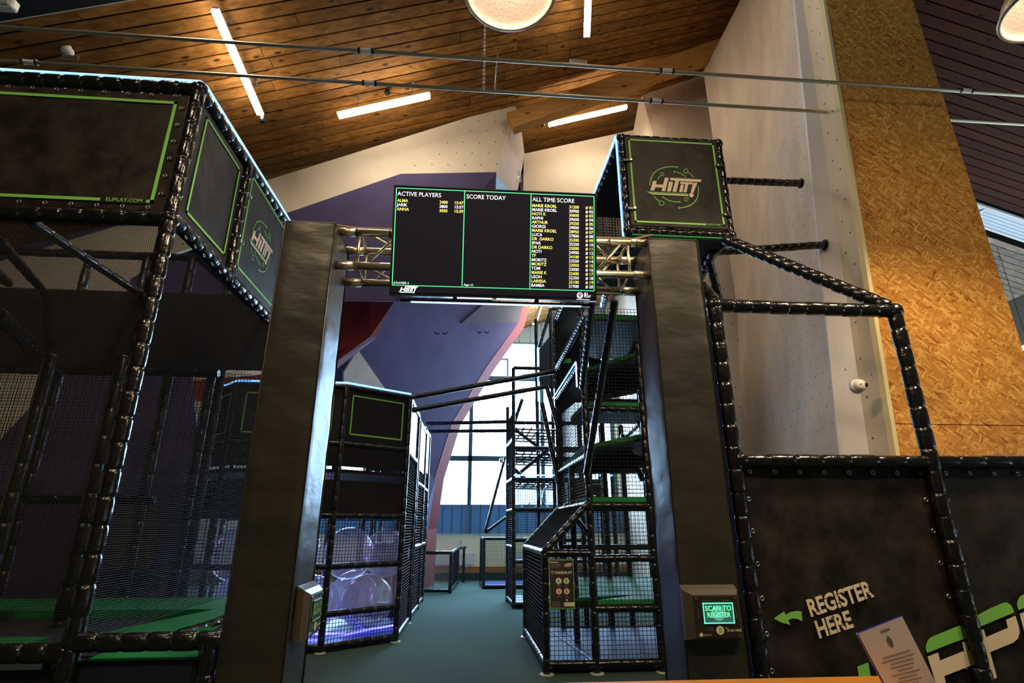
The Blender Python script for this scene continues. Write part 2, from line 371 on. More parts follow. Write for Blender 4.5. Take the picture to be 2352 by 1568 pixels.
# far wall with window
YF = 18.4
fw = MB(); fw.box((2, YF+.1, .675), (26, .2, 1.35)); fw.box((-8.7, YF+.1, 5), (4.6, .2, 7.3)); fw.box((10, YF+.1, 6.3), (10, .2, 9.9))
wall_far = struct('wall_far', fw, creamw, 'cream painted far wall below the big window')
up = MB()
x = -6.4
while x < 5:
    up.box((x+.19, YF+.05, 9.2), (.36, .05, 2.8)); up.box((x+.385, YF+.08, 9.2), (.03, .03, 2.8)); x += .39
struct('trim_4', up, mat('grey_green_ribbed_cladding', (.32,.40,.42), .6), 'ribbed grey green cladding above the window')
lowp = MB(); x = -6.4
while x < 5: lowp.box((x+.14, YF-.03, 1.78), (.27, .05, .86)); lowp.box((x+.29, YF-.01, 1.78), (.03, .03, .86)); x += .3
struct('trim_5', lowp, bluepan, 'blue grey ribbed panelling under the window panes')
bbm = wood('baseboard_pine', srgb((150,100,60)), srgb((176,124,80)), False)
struct('baseboard_far', MB().box((2, YF-.03, .30), (26, .06, .17)), bbm)
struct('trim_6', MB().box((2, YF-.02, .1), (26, .05, .2)), mat('dark_green_skirting', (.02,.05,.05), .7))
win = struct('window_1', MB().box((-.7, YF+.12, 2.2), (11.6, .14, .08)).box((-.7, YF+.12, 7.82), (11.6, .14, .12)), mull, 'big far window with teal frames')
for xx in (-4.72, -2.3, .125, 2.55, 4.97): part('mullion', MB().box((xx, YF+.06, 4.55), (.13, .12, 6.4)), mull, win)
for zz in (3.7, 6.45): part('transom', MB().box((-.7, YF+.06, zz), (11.6, .12, .17)), mull, win)
for xx in (-4.72, -2.3, .125, 2.55):
    for z0, z1 in ((2.24, 3.62), (3.78, 6.36), (6.54, 7.76)):
        part('pane', MB().box((xx+1.21, YF+.12, (z0+z1)/2), (2.28, .012, z1-z0)), panem, win)
part('opening_vent_frame', MB().box((.9, YF+.02, 7.15), (.95, .06, .07)).box((.44, YF+.02, 6.8), (.07, .06, .7)).box((1.36, YF+.02, 6.8), (.07, .06, .7)), mat('grey_blue_frame', (.25,.32,.42), .5), win)
hk = thing('wall_hook', 'small metal hook on the cream far wall', 'hook', (.0, YF-.02, 1.1))
part('bracket', MB().box((-.1, YF-.02, 1.12), (.05, .04, .05)), chrome, hk); part('hook', MB().torus((-.1, YF-.06, 1.0), (0,1,0), (0,0,1), .06, .01, 8, 5, -3.0, .3).tube((-.1, YF-.12, 1.02), (-.1, YF-.03, 1.12), .01, 5), chrome, hk)
rd = thing('wall_radiator', 'long white radiator low on the far wall behind the nets', 'radiator', (.4, YF-.12, .45))
part('body', MB().box((-.6, YF-.12, .62), (1.9, .08, .36), bev=.01).box((3.0, YF-.12, .62), (3.0, .08, .36)), rad, rd)
part('feet', MB().box((-1.3, YF-.1, .42), (.05, .06, .1)).box((.1, YF-.1, .42), (.05, .06, .1)), rad, rd)

# ---------------------------------------------------------------- climbing walls
def poly_uvn(pts):
    p = [V(q) for q in pts]; n = V()
    for i in range(len(p)): a, b = p[i], p[(i+1) % len(p)]; n += a.cross(b)
    n.normalize(); u = (p[1]-p[0]).normalized(); v = n.cross(u); return p, u, v, n
def inside(x, y, P):
    r = False; j = len(P)-1
    for i in range(len(P)):
        if (P[i][1] > y) != (P[j][1] > y) and x < (P[j][0]-P[i][0])*(y-P[i][1])/(P[j][1]-P[i][1])+P[i][0]: r = not r
        j = i
    return r
CW = []
def facet(parent, pts, m, name='wall_panel', th=.06, holes=.25, toward=(0,0,1.5), hr=.009):
    p, u, v, n = poly_uvn(pts)
    if n.dot(V(toward)-p[0]) < 0: p = p[::-1]; n = -n; u = (p[1]-p[0]).normalized(); v = n.cross(u)
    mb = MB().poly([q-n*th for q in p], n, th); f = part(name, mb, m, parent)
    if holes:
        P2 = [((q-p[0]).dot(u), (q-p[0]).dot(v)) for q in p]; h = MB()
        xs = [a for a, b in P2]; ys = [b for a, b in P2]; j = 0; yy = min(ys)
        while yy < max(ys):
            xx = min(xs)+(holes/2 if j % 2 else 0)
            while xx < max(xs):
                a, b = xx+random.uniform(-.012,.012), yy+random.uniform(-.012,.012)
                if inside(a, b, P2): h.disc(p[0]+u*a+v*b, u, v, hr, 6, lift=.0012)
                xx += holes
            yy += holes*.8; j += 1
        if h.v: part('bolt_holes', h, holem, f, kind='stuff')
    return f
# A: the far-left boulder block with pale band, violet underside, red volume
base = struct('wall_left_climbing', MB().box((-8, 9.4, 3.6), (5.4, .5, 7.2)), purple, 'violet and pale climbing wall on the left with a red volume')
ORG[base.name] = V()
A0 = at(600,418,8.6); A1 = at(1185,235,8.45); A2 = at(1140,395,8.5); A3 = at(920,399,8.55); A4 = at(650,492,8.6)
facet(base, [A4, A0, A1, A2, A3], wallw, holes=.3, hr=.012)
LX = V((-8.8, 8.9, 5.3)); LX2 = V((-8.8, 8.9, 6.2))
facet(base, [A0, A4, at(395,585,8.7), at(300,640,8.75), at(0,720,8.8), at(0,600,8.8)], wallw, holes=.3, hr=.012)
K0 = at(640,692,9.1); K1 = at(905,692,9.2); K2 = at(1130,692,9.5)
facet(base, [A3, A2, K2, K1], purple, holes=.5, hr=.012)
facet(base, [A4, A3, K1, K0], purple, holes=.5, hr=.012)
facet(base, [at(300,640,8.75), A4, K0, at(430,800,9.0), at(250,800,9.0)], purple, holes=.5, hr=.012)
facet(base, [at(0,720,8.8), at(300,640,8.75), at(250,800,9.0), at(130,870,9.0), at(0,1010,9.0)], wallw, holes=.4)
facet(base, [at(250,800,9.0), at(430,800,9.0), at(455,1000,9.1), V((at(432,1340,9.15).x,9.15,0)), V((-9,9.15,0)), at(0,1010,9.0), at(130,870,9.0)], purple, holes=.5, hr=.012)
# side cheek of the pale band and set-back pieces
A5 = at(1137,442,9.2); A6 = at(1187,450,9.3); A7 = at(1205,355,9.3); A8 = at(1196,287,9.0)
facet(base, [A1, A8, A7, A6, A5, A2], wallg, holes=.3)
# underside sweeping back to the red edge by the window
YE = 16.2
E0 = at(1204,690,YE); E1 = at(1190,745,YE); E2 = at(1120,842,YE); E3 = at(1040,972,YE); E4 = at(1000,1100,YE); E5 = at(984,1215,YE); E6 = V((E5.x-.02, YE, 0))
G1 = at(985,746,13.0)
_a, _b, _d = E1, E5, at(822,805,12.2); _n = (_b-_a).cross(_d-_a).normalized(); _eye = V((0,0,EYE))
def onp(px, py, k=1.):
    d = at(px, py, 1)-_eye; return _eye+d*((_a-_eye).dot(_n)/d.dot(_n))*k
E2, E3, E4 = onp(1120,842), onp(1040,972), onp(1000,1100)
G0, G3, G4 = onp(1060,742), onp(640,690), onp(1150,690)
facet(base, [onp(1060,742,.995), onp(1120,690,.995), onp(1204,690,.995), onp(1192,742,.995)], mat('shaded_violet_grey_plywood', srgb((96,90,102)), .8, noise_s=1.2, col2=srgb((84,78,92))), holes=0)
E0 = onp(1204,690)
facet(base, [G3, G4, E0, E1, E2, E3, E4, onp(900,1000), onp(640,905)], purple, holes=.6, hr=.014)
facet(base, [E4, E5, E6, V((E5.x-.5,15.6,0)), onp(900,1000)], purple, holes=.6, hr=.014)
# red edge strip
rs = [E0, E1, E2, E3, E4, E5, E6]; rr = MB()
for a, b in zip(rs, rs[1:]):
    rr.add([a, b, b+V((.22,.35,.02)), a+V((.22,.35,.02)), a+V((-.02,-.04,0)), b+V((-.02,-.04,0))], [(0,1,2,3),(4,5,1,0)])
part('edge_strip', rr, mat('pinkish_red_edge', srgb((142,66,66)), .7), base, label='red painted edge strip beside the window')
# red volume
R0 = at(785,664,9.6); R1 = at(850,668,9.55); R2 = at(905,694,9.7); R3 = at(865,775,9.9); R4 = at(850,773,9.75); R5 = at(768,833,10.0); R6 = at(770,700,9.4)
facet(base, [at(600,700,9.2), R0, R1, R4, R5, at(640,870,10.0)], redw, 'red_volume', holes=0)
facet(base, [R1, R2, R3, R4], redw, 'red_volume', holes=0)
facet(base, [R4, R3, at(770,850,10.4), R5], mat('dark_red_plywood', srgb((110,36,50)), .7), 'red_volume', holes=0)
facet(base, [at(430,875,9.4), at(600,860,9.4), at(600,900,9.4), at(520,935,9.4), at(435,915,9.4)], redw, 'red_volume', holes=0)
# pale triangle
facet(base, [onp(822,803,.985), onp(888,897,.985), onp(880,930,.985), onp(792,930,.985), onp(790,855,.985)], wallw, 'pale_volume', holes=.4, hr=.014)
# hardware
def draw(parent, c, s=1.):
    c = V(c); mb = MB().torus(c, (1,0,0), (0,0,1), .03*s, .006*s, 10, 5).tube(c-V((0,0,.03*s)), c-V((0,0,.1*s)), .008*s, 6).torus(c-V((0,0,.15*s)), (.6,.4,0), (0,0,1), .045*s, .007*s, 12, 5)
    part('quickdraw', mb, chrome, parent)
draw(base, at(1184,285,8.75), 1.3); draw(base, at(1192,393,8.95), 1.2)
for (px, py, Y) in ((1005,762,0),(1022,762,0),(1102,760,0),(1118,760,0)):
    part('bolt_hanger', MB().torus(onp(px,py,.99), (1,0,0), (0,0,1), .06, .018, 8, 5, math.pi, 2*math.pi), holem, base)
# wooden board on violet wall
bd = thing('wall_board', 'brownish board on the violet wall behind the left net', 'board', (-4.9, 8.85, 1.9))
part('board', MB().box(tuple(at(312,1236,8.8)), (.55, .03, .82), bev=.006), mat('brown_board', srgb((92,80,58)), .6, noise_s=4, col2=srgb((78,68,50))), bd)
part('frame', MB().box(tuple(at(312,1236,8.82)), (.61, .02, .88)), mat('dark_board_frame', (.1,.07,.04), .6), bd)
# B: middle pale walls behind the big beam
midw = struct('wall_middle_climbing', MB().box((2.3, 10.05, 7.7), (2.6, .1, 2.2)), wallw, 'pale climbing wall in the middle under the timber beam')
ORG[midw.name] = V()
facet(midw, [at(1200,610,9.7), at(1203,353,9.6), at(1462,297,9.6), at(1462,610,9.7)], wallw, holes=.3, hr=.012)
facet(midw, [at(1473,200,9.0), at(1455,300,9.45), at(1450,420,9.5), at(1502,420,8.95), at(1502,309,8.95)], wallw, holes=0)
facet(midw, [at(1473,207,9.0), at(1500,312,8.9), at(1520,460,8.8), at(1540,1100,8.6), at(1775,1100,8.5), at(1760,464,8.5), at(1740,214,8.6), at(1720,60,8.7)], wallt, holes=.33, hr=.012)
draw(midw, at(1545,222,8.6), 1.1); draw(midw, at(1562,220,8.6), 1.1)
# C: right tower with facets and strand board end
rw = struct('wall_right_climbing', MB().box((4.6, 6.4, 5.0), (.35, 3.4, 10.0)).box((5.35, 13.2, 5.2), (.2, 10.3, 10.4)), wallt, 'tall beige climbing tower with a strand board end')  # second box: hidden wall added to keep daylight off the right-hand ceiling
ORG[rw.name] = V()
def col(x0, k, Y): return lambda z: V((x0+k*z, Y, z))
e0 = col(3.28, .068, 4.2); e1 = col(3.315, .066, 4.5); e2 = col(3.15, .094, 4.75); e3 = col(4.05, .095, 8.3)
ZT = 10.7
facet(rw, [e0(0), e1(0), e1(ZT), e0(ZT)], wallw, holes=.22, th=.02, hr=.0105, toward=(0,4,3))
facet(rw, [e1(0), e2(0), e2(ZT), e1(ZT)], wallg, holes=.22, th=.02, hr=.0105, toward=(0,4,3))
facet(rw, [e2(0), e3(0), e3(ZT), e2(ZT)], wallt, holes=.22, th=.04, hr=.0105, toward=(0,4,3))
YO = 4.2; XO = 4.83
so = lambda x0, z: V((x0, YO, z))
part('osb_panel', MB().poly([V((3.30,YO-.03,0)), V((XO,YO-.03,0)), V((XO,YO-.03,2.345)), V((3.30+.068*2.345,YO-.03,2.345))][::-1], (0,-1,0), -.02), osb, rw)
part('osb_panel', MB().poly([V((3.30+.068*2.352,YO-.03,2.352)), V((XO,YO-.03,2.352)), V((XO,YO-.03,ZT)), V((3.30+.068*ZT,YO-.03,ZT))][::-1], (0,-1,0), -.02), osb, rw)
part('edge_board', MB().add([V((3.275,YO-.045,0)), V((3.31,YO-.045,0)), V((3.31+.068*ZT,YO-.045,ZT)), V((3.275+.068*ZT,YO-.045,ZT)), V((3.275,YO+.02,0)), V((3.275+.068*ZT,YO+.02,ZT))], [(0,1,2,3),(4,0,3,5)]), ply_edge, rw)
part('side_panel', MB().box((XO+.01, 5.4, 5.3), (.02, 2.4, 10.6)), osb, rw)
for (px, py) in ((1845,122),(1865,275),(1837,372),(1888,445),(1912,640),(1940,850),(1710,340),(1756,475),(1770,70),(1803,210),(1730,340),(1728,480),(1810,775),(1830,940),(1752,988),(1910,900),(1733,838),(1705,218)):
    q = at(px, py, 4.6); 
    # drop the anchor on the nearest facet depth
    Y = 4.35 if px > 1925 else (4.62 if px > 1868 else 4.8+(1868-px)*.019)
    q = at(px, py, Y-.03)
    part('bolt_hanger', MB().torus(q, (1,0,0), (0,0,1), .014*Y/4.5, .0035*Y/4.5, 8, 4, -.4, math.pi+.4), chrome, rw)
draw(rw, at(1684,98,7.7), 1.5)
# timber beam
def beam(name, p, q, w, h, m, label):
    p, q = V(p), V(q); d = (q-p).normalized(); s = V((0,0,1)).cross(d).normalized(); u = d.cross(s)
    vs = [x+s*a*w/2+u*b*h/2 for x in (p, q) for a, b in ((-1,-1),(1,-1),(1,1),(-1,1))]
    o = struct(name, MB().add(vs, [(0,1,2,3),(7,6,5,4),(0,4,5,1),(1,5,6,2),(2,6,7,3),(3,7,4,0)]), m, label); return o
beam('trim_7', at(1172,284,8.35), at(1720,92,7.75), .2, .36, beamw, 'thick glued timber beam crossing under the planks')

# ---------------------------------------------------------------- lights
def batten(i, p, q, label, cord=None, w=.075):
    p, q = V(p), V(q); d = (q-p).normalized(); s = V((0,0,1)).cross(d).normalized(); u = d.cross(s)
    t = thing('tube_light', label, 'light', (p+q)/2, 'lit batten lights under the timber ceiling')
    def bar(a, b, ww, z0, z1, m, nm):
        vs = [x+s*k*ww/2+u*z for x in (a, b) for k, z in ((-1,z0),(1,z0),(1,z1),(-1,z1))]
        part(nm, MB().add(vs, [(0,1,2,3),(7,6,5,4),(0,4,5,1),(1,5,6,2),(2,6,7,3),(3,7,4,0)]), m, t)
    bar(p, q, w, 0, .035, tube_e, 'diffuser'); bar(p-d*.01, q+d*.01, w*.8, .036, .07, white_pl, 'housing')
    for k in (.2, .8):
        c = p.lerp(q, k); zt = zl(c.x)-.01; part('suspension_cord', MB().tube(c+u*.07, (c.x, c.y, zt), .004, 5), blackp, t)
        part('ceiling_rose', MB().tube((c.x, c.y, zt), (c.x, c.y, zt-.05), .04, 8, r2=.02), mat('grey_rose', (.2,.18,.17), .5), t)
    if cord: part('power_plug', MB().sphere(cord, .05, 8, 6, (1,1,1.3)).tube(cord, q, .006, 5), blackp, t)
batten(0, (-3.22,5.33,zl(-3.22)-.28), (-3.26,7.05,zl(-3.26)-.33), 'lit tube light at upper left below the dark soffit edge', tuple(at(604,275,7.1)), .095)
batten(1, at(778,268,7.4), at(988,222,7.38), 'lit tube light above the scoreboard, left of the pale wall', tuple(at(890,212,7.4)), .105)
batten(2, at(1353,-60,5.6), at(1348,85,6.7), 'lit tube light right of the round reflector lamp', None, .1)
batten(3, at(1262,288,8.6), at(1440,248,8.55), 'lit tube light just below the thick timber beam', tuple(at(1246,284,8.6)), .09)
batten(4, (-3.2,2.0,zl(-3.2)-.5), (-3.2,3.5,zl(-3.2)-.5), 'lit tube light below the dark soffit over the left frame', None, .09)
batten(5, (1.8,2.0,zl(1.8)-.5), (1.8,3.5,zl(1.8)-.5), 'lit tube light below the soffit above the gate', None, .09)
batten(6, at(1243,697,17.0), at(1228,745,15.4), 'far tube light seen just under the scoreboard', None, .12)
# far right lamps with small spots
for (px, py, nm) in ((2262,548,'small lit tube light just beyond the strand board wall'), (2362,792,'small lit tube light at the right picture edge')):
    c = at(px, py, 11.2); t = thing('tube_light', nm, 'light', c)
    part('diffuser', MB().box(c, (.55, .1, .06), Matrix.Rotation(-.5, 3, 'Y')), tube_e, t); part('housing', MB().box(c+V((.1,0,.09)), (.6, .1, .06), Matrix.Rotation(-.5, 3, 'Y')), white_pl, t)
    part('suspension_cord', MB().tube(c+V((0,0,.1)), (c.x, c.y, zl(c.x)), .006, 5), blackp, t)
def highbay(c, R, label, w, seen=True):
    c = V(c); t = thing('reflector_lamp', label, 'lamp', c, 'round reflector lamps')
    prof = [(1.0,0),(.98,.12),(.9,.38),(.74,.68),(.52,.9),(.3,1.0),(.28,1.02)]; n = 48
    def lat(s, dz=0): return [[c+V((R*s*r*math.cos(2*math.pi*i/n), R*s*r*math.sin(2*math.pi*i/n), R*z*.95+dz)) for i in range(n)] for r, z in prof]
    m = MB().rings(lat(1), n, False); m.smooth = True; part('shade', m, brassr, t)
    m = MB().rings([r[::-1] for r in lat(.965, -.004)], n, False); m.smooth = True; part('reflector', m, peach, t)
    part('rim', MB().torus(c, (1,0,0), (0,1,0), R, .012, 48, 6), brassr, t)
    part('socket', MB().tube(c+V((0,0,R*.94)), c+V((0,0,R*.94+.22)), .075, 14), blackp, t)
    part('bulb', MB().sphere(c+V((0,0,R*.62)), .06, 12, 8, (1,1,1.4)), mat('lit_bulb', (1,.9,.7), .3, emit=(1,.78,.55), es=5), t)
    part('hanging_rod', MB().tube(c+V((0,0,R*.94+.2)), (c.x, c.y, zl(c.x)-.15), .01, 6), blackp, t)
    spot(c+V((0,0,-.01)), w, (1,.74,.46), .12)
highbay((.17,2.19,4.30), .243, 'round reflector lamp at the top of the picture above the scoreboard', LAMP_W)
highbay((3.20,2.02,4.30), .243, 'round reflector lamp at the top right corner', LAMP_W*1.9)
highbay((-1.8,-1.0,6.3), .243, 'round reflector lamp high behind the counter on the left', LAMP_W*2.2)
highbay((2.4,-1.6,6.9), .243, 'round reflector lamp high behind the counter on the right', LAMP_W*3.9)
# conduit rods
def rod(Y, z, x0, x1, label, clips):
    t = thing('ceiling_conduit', label, 'conduit pipe', (.3, Y, z))
    part('pipe', MB().tube((x0, Y, z), (x1, Y, z-.01), .0175, 12), steel, t)
    for x in clips:
        part('coupling', MB().tube((x-.055,Y,z), (x+.055,Y,z), .023, 12), white_pl, t)
        for s in (-1, 1): part('clamp_ring', MB().tube((x+s*.06-.009,Y,z), (x+s*.06+.009,Y,z), .028, 12), blackp, t)
    return t
r1 = rod(4.0, 5.697, -4.9, 6.4, 'upper of two thin metal conduits crossing under the ceiling', (-1.02, 1.82, 4.9))
r2 = rod(4.39, 5.697, -4.9, 6.8, 'lower conduit that runs through the beige climbing tower', (-4.2, -1.05, 1.85))
part('cross_rod', MB().tube((.19, 3.9, 5.73), (.19, 4.53, 5.73), .006, 8), blackp, r1)
ch = thing('hanging_chain', 'thin steel chain hanging beside the round lamp down to the conduits', 'chain', (.07, 4.3, 5.7))
k = 0; z = 5.66
while z < 8.7: part('link', MB().torus((.075,4.33,z), ((1,0,0) if k % 2 else (0,1,0)), (0,0,1.), .0145, .0032, 8, 4), chrome, ch) if z < 7.2 else None; z += .026; k += 1
part('upper_chain', MB().tube((.075,4.33,7.2), (.075,4.33,8.9), .012, 6), chrome, ch)
# smoke detector with tag, emergency light, ceiling sensor
c = atc(155,117,ZC-.07)
t = thing('smoke_detector', 'round white smoke detector with a small number tag on the ceiling', 'detector', c)
part('dome', MB().sphere(c, .07, 16, 10, (1,1,.7)), white_pl, t); part('mount', MB().tube(c, (c.x, c.y, zl(c.x)), .03, 8), white_pl, t)
g = MB().box(atc(161,132,ZC-.22), (.2, .006, .065)); tg = part('number_tag', g, mat('grey_tag', (.3,.29,.27), .5), t)
x = MB(); o = atc(161,132,ZC-.22)+V((-.09,-.006,-.022)); text(x, '413/05', o, (1,0,0), (0,0,1), .062, .015); part('tag_text', x, blackp, tg)
c = at(12,12,4.6); t = thing('emergency_light', 'small white emergency light fixture in the upper left corner', 'light', c)
part('body', MB().box(c, (.22, .09, .12), bev=.015), white_pl, t); part('lens', MB().box(c+V((.02,-.05,-.02)), (.12, .03, .05), bev=.01), mat('clear_lens', (.4,.4,.35), .2), t)
part('bracket', MB().tube(c, (c.x, c.y, zl(c.x)-.1), .015, 6), white_pl, t)
c = at(1327,146,7.4); t = thing('ceiling_heater', 'small grey box fixture hanging beneath the planks near the beam', 'fixture', c)
part('body', MB().box(c, (.32, .12, .075), bev=.01), mat('grey_fixture', (.45,.42,.36), .5), t); part('grille', MB().box(c+V((0,-.065,-.01)), (.25, .01, .03)), greyp, t)
part('cable', MB().tube(c+V((-.14,0,0)), (c.x-.12, c.y, zl(c.x)), .008, 5), blackp, t)

# ---------------------------------------------------------------- entrance gate
def pillar(name, x0, x1, y0, y1, z1, label):
    t = thing(name, label, 'pillar', ((x0+x1)/2, (y0+y1)/2, 0), 'padded gate pillars')
    m = MB(); nz = 110
    for (o, u, sd) in (((x0,y0), (x1-x0,0), 1), ((x1,y0), (0,y1-y0), 2), ((x1,y1), (x0-x1,0), 3), ((x0,y1), (0,y0-y1), 4)):
        k = 10; L = V((u[0],u[1],0)); nn = V((u[1],-u[0],0)).normalized(); vs = []
        for j in range(nz+1):
            for i in range(k+1):
                p = V((o[0]+u[0]*i/k, o[1]+u[1]*i/k, z1*j/nz)); e = min(i, k-i)
                a = noise.noise(V((p.x*1.5+p.y*3, sd*7, p.z*7)))*.5+noise.noise(V((p.x*6, p.y*6+sd, p.z*15+p.x*9)))*.35+noise.noise(V((p.x*3+p.z*2.5,sd,p.z*3-p.x*5)))*.6
                q = p+nn*(.007*a*(1 if e else .2))
                if e == 0: q -= (nn*.004)
                vs.append(q)
        m.add(vs, [(j*(k+1)+i, j*(k+1)+i+1, (j+1)*(k+1)+i+1, (j+1)*(k+1)+i) for j in range(nz) for i in range(k)])
    m.smooth = True; part('padding', m, padm, t)
    part('top_flap', MB().box(((x0+x1)/2, (y0+y1)/2, z1+.004), (x1-x0+.004, y1-y0+.004, .016), bev=.006), padm, t)
    for (xx, yy) in ((x0,y0),(x1,y0),(x0,y1),(x1,y1)): part('seam_cord', MB().tube((xx,yy,0), (xx,yy,z1), .0035, 6), blackp, t)
    return t
pl = pillar('gate_pillar', -1.09, -.80, 2.89, 3.27, 3.235, 'left dark padded gate pillar carrying the truss')
pr = pillar('gate_pillar', 1.10, 1.415, 2.95, 3.28, 3.255, 'right dark olive padded gate pillar with the scan terminal')
tr = thing('gate_truss', 'silver four-chord truss bridging the two padded pillars', 'truss', (.15, 3.12, 3.1))
ZL, ZU, YA, YB, XA, XB = 3.02, 3.245, 3.0, 3.24, -.80, 1.10
for z in (ZL, ZU):
    for yy in (YA, YB):
        part('chord', MB().tube((XA-.02, yy, z), (XB+.02, yy, z+.008), .0245, 20), alu, tr, True)
        for s, xx in ((1, XA), (-1, XB)):
            part('connector_sleeve', MB().tube((xx, yy, z+(.008 if s<0 else 0)), (xx+s*.10, yy, z+(.008 if s<0 else 0)), .0265, 20), alu, tr, True)
xs = [XA+.14+i*(XB-XA-.28)/7 for i in range(8)]
for yy in (YA, YB):
    for i in range(7):
        a, b = (ZL, ZU) if i % 2 == 0 else (ZU, ZL)
        part('lattice_strut', MB().tube((xs[i]+.02, yy, a), (xs[i+1]-.02, yy, b), .009, 10), alu, tr, True)
    for xx in (XA+.12, XB-.12): part('lattice_strut', MB().tube((xx, yy, ZL), (xx, yy, ZU), .009, 10), alu, tr, True)
for z in (ZL, ZU):
    for i in range(7):
        a, b = (YA, YB) if i % 2 == 0 else (YB, YA)
        part('lattice_strut', MB().tube((xs[i]+.02, a, z), (xs[i+1]-.02, b, z), .009, 10), alu, tr, True)
    for xx in (XA+.12, XB-.12): part('lattice_strut', MB().tube((xx, YA, z), (xx, YB, z), .009, 10), alu, tr, True)
for xx in (-.70, -.50, .86, 1.03): part('cable_tie', MB().torus((xx, YA, ZU), (0,1,0), (0,0,1), .027, .003, 16, 5), blackp, tr)
part('power_cable', MB().tube((XA-.03, YA, ZU+.045), (-.72, YA, ZU+.032), .006, 6).tube((-.72, YA, ZU+.032), (XB-.08, YA, ZU+.036), .006, 6).tube((XB-.08, YA, ZU+.036), (XB+.05, YA, ZU+.07), .006, 6), mat('beige_cable', (.25,.17,.12), .4), tr)

# scoreboard TV, tilted towards the visitor
tl, tr_, bl, br = at(909,428,2.79), at(1364,445,2.79), at(902,682,2.925), at(1364,690,2.925)
cx = (tl.x+tr_.x+bl.x+br.x)/4; top = (tl+tr_)/2; bot = (bl+br)/2
TU = V((1,0,.005)).normalized(); TVv = V((0, top.y-bot.y, top.z-bot.z)); TH_ = TVv.length; TVv.normalize(); TN = TU.cross(TVv).normalized()   # towards visitor (-Y)
TW = 1.205; TO = V((cx-TW/2, bot.y, bot.z))
def tp(u, v, d=0): return TO+TU*(u*TW)+TVv*(v*TH_)+TN*d
tv = thing('scoreboard_screen', 'big black scoreboard screen hung on the truss', 'screen', tp(.5,.5))
def tbox(u0, u1, v0, v1, d0, d1):
    return MB().add([tp(u, v, d) for d in (d0, d1) for u, v in ((u0,v0),(u1,v0),(u1,v1),(u0,v1))], [(3,2,1,0),(4,5,6,7),(0,1,5,4),(1,2,6,5),(2,3,7,6),(3,0,4,7)])
part('casing', tbox(0,1,0,1,-.035,0), mat('tv_casing', (.012,.012,.014), .25), tv)
scrm = mat('glossy_dark_screen', (.006,.006,.009), .07, emit=(.5,.45,.6), es=.012, spec=.6)
part('screen_glass', tbox(.008,.992,.03,.985,.0,.0025), scrm, tv)
for a in ((0,1,0,.012),(0,1,.99,1),(0,.006,0,1),(.994,1,0,1)): part('bezel', tbox(*a,0,.006), blackp, tv)
glow_g = mat('lit_green_line', (.05,.5,.2), .5, emit=(.06,.62,.22), es=1.1); glow_w = mat('lit_white_text', (.7,.7,.7), .5, emit=(.75,.80,.95), es=1.0); glow_y = mat('lit_yellow_text', (.7,.7,.2), .5, emit=(.85,.78,.12), es=1.0)
ln = MB(); w = .0035
def hl(v, u0=.012, u1=.988): ln.add([tp(u0,v-w,.0035),tp(u1,v-w,.0035),tp(u1,v+w,.0035),tp(u0,v+w,.0035)], [(0,1,2,3)])
def vl(u, v0=.092, v1=.975): ln.add([tp(u-w*.6,v0,.0035),tp(u+w*.6,v0,.0035),tp(u+w*.6,v1,.0035),tp(u-w*.6,v1,.0035)], [(0,1,2,3)])
hl(.092); hl(.975)
for u in (.012, .343, .671, .988): vl(u)
part('green_grid_line', ln, glow_g, tv)
hd = glow_w
def tt(mb, s, u, v, size, bold=.0, al='LEFT', sx=.95): tpart(tv, mb, 'screen_text', s, tp(u, v, .0035), TU, TVv, size, bold, al, sx)
tt(hd, 'ACTIVE PLAYERS', .018, .905, .036); tt(hd, 'SCORE TODAY', .352, .905, .036); tt(hd, 'ALL TIME SCORE', .678, .905, .036)
tt(hd, '# PLAYERS: 3', .018, .105, .016, .01); tt(hd, 'Page: 1/1', .352, .105, .016, .01)
yl, wh = glow_y, glow_w; B = .009; S = .0255; dv = .0395
for i, (a, b, c) in enumerate((('ALMA','2400','15:47'),('JARIK','3800','15:57'),('ANNA','3050','15:39'))):
    m = yl if i % 2 == 0 else wh; v = .847-i*dv
    tt(m, a, .018, v, S, B); tt(m, b, .262, v, S, B, 'RIGHT'); tt(m, c, .338, v, S, B, 'RIGHT')
rows = 'MARIE KROEL 31200,MARIE KROEL 30900,NOTI K 30600,RAPHI 29650,ARTHUR 29250,GIORGI 29000,MARIE KROEL 28950,LUCA 27800,DR  DARKO 25300,SPAR 25250,DR DARKO 25000,NOTI 24900,TF 24100,MORITZ 23550,MORITZ 23050,TOM 23000,MARIE K 22400,LEON 22350,LARISSA 22100,BAMBA 21900'.split(',')
for i, r in enumerate(rows):
    nm, sc = r.rsplit(' ', 1); m = yl if i % 2 == 0 else wh; v = .852-i*.0388
    tt(m, nm, .677, v, S, B); tt(m, sc, .912, v, S, B, 'RIGHT'); tt(m, '# %02d' % (i+1), .983, v, S, B, 'RIGHT')


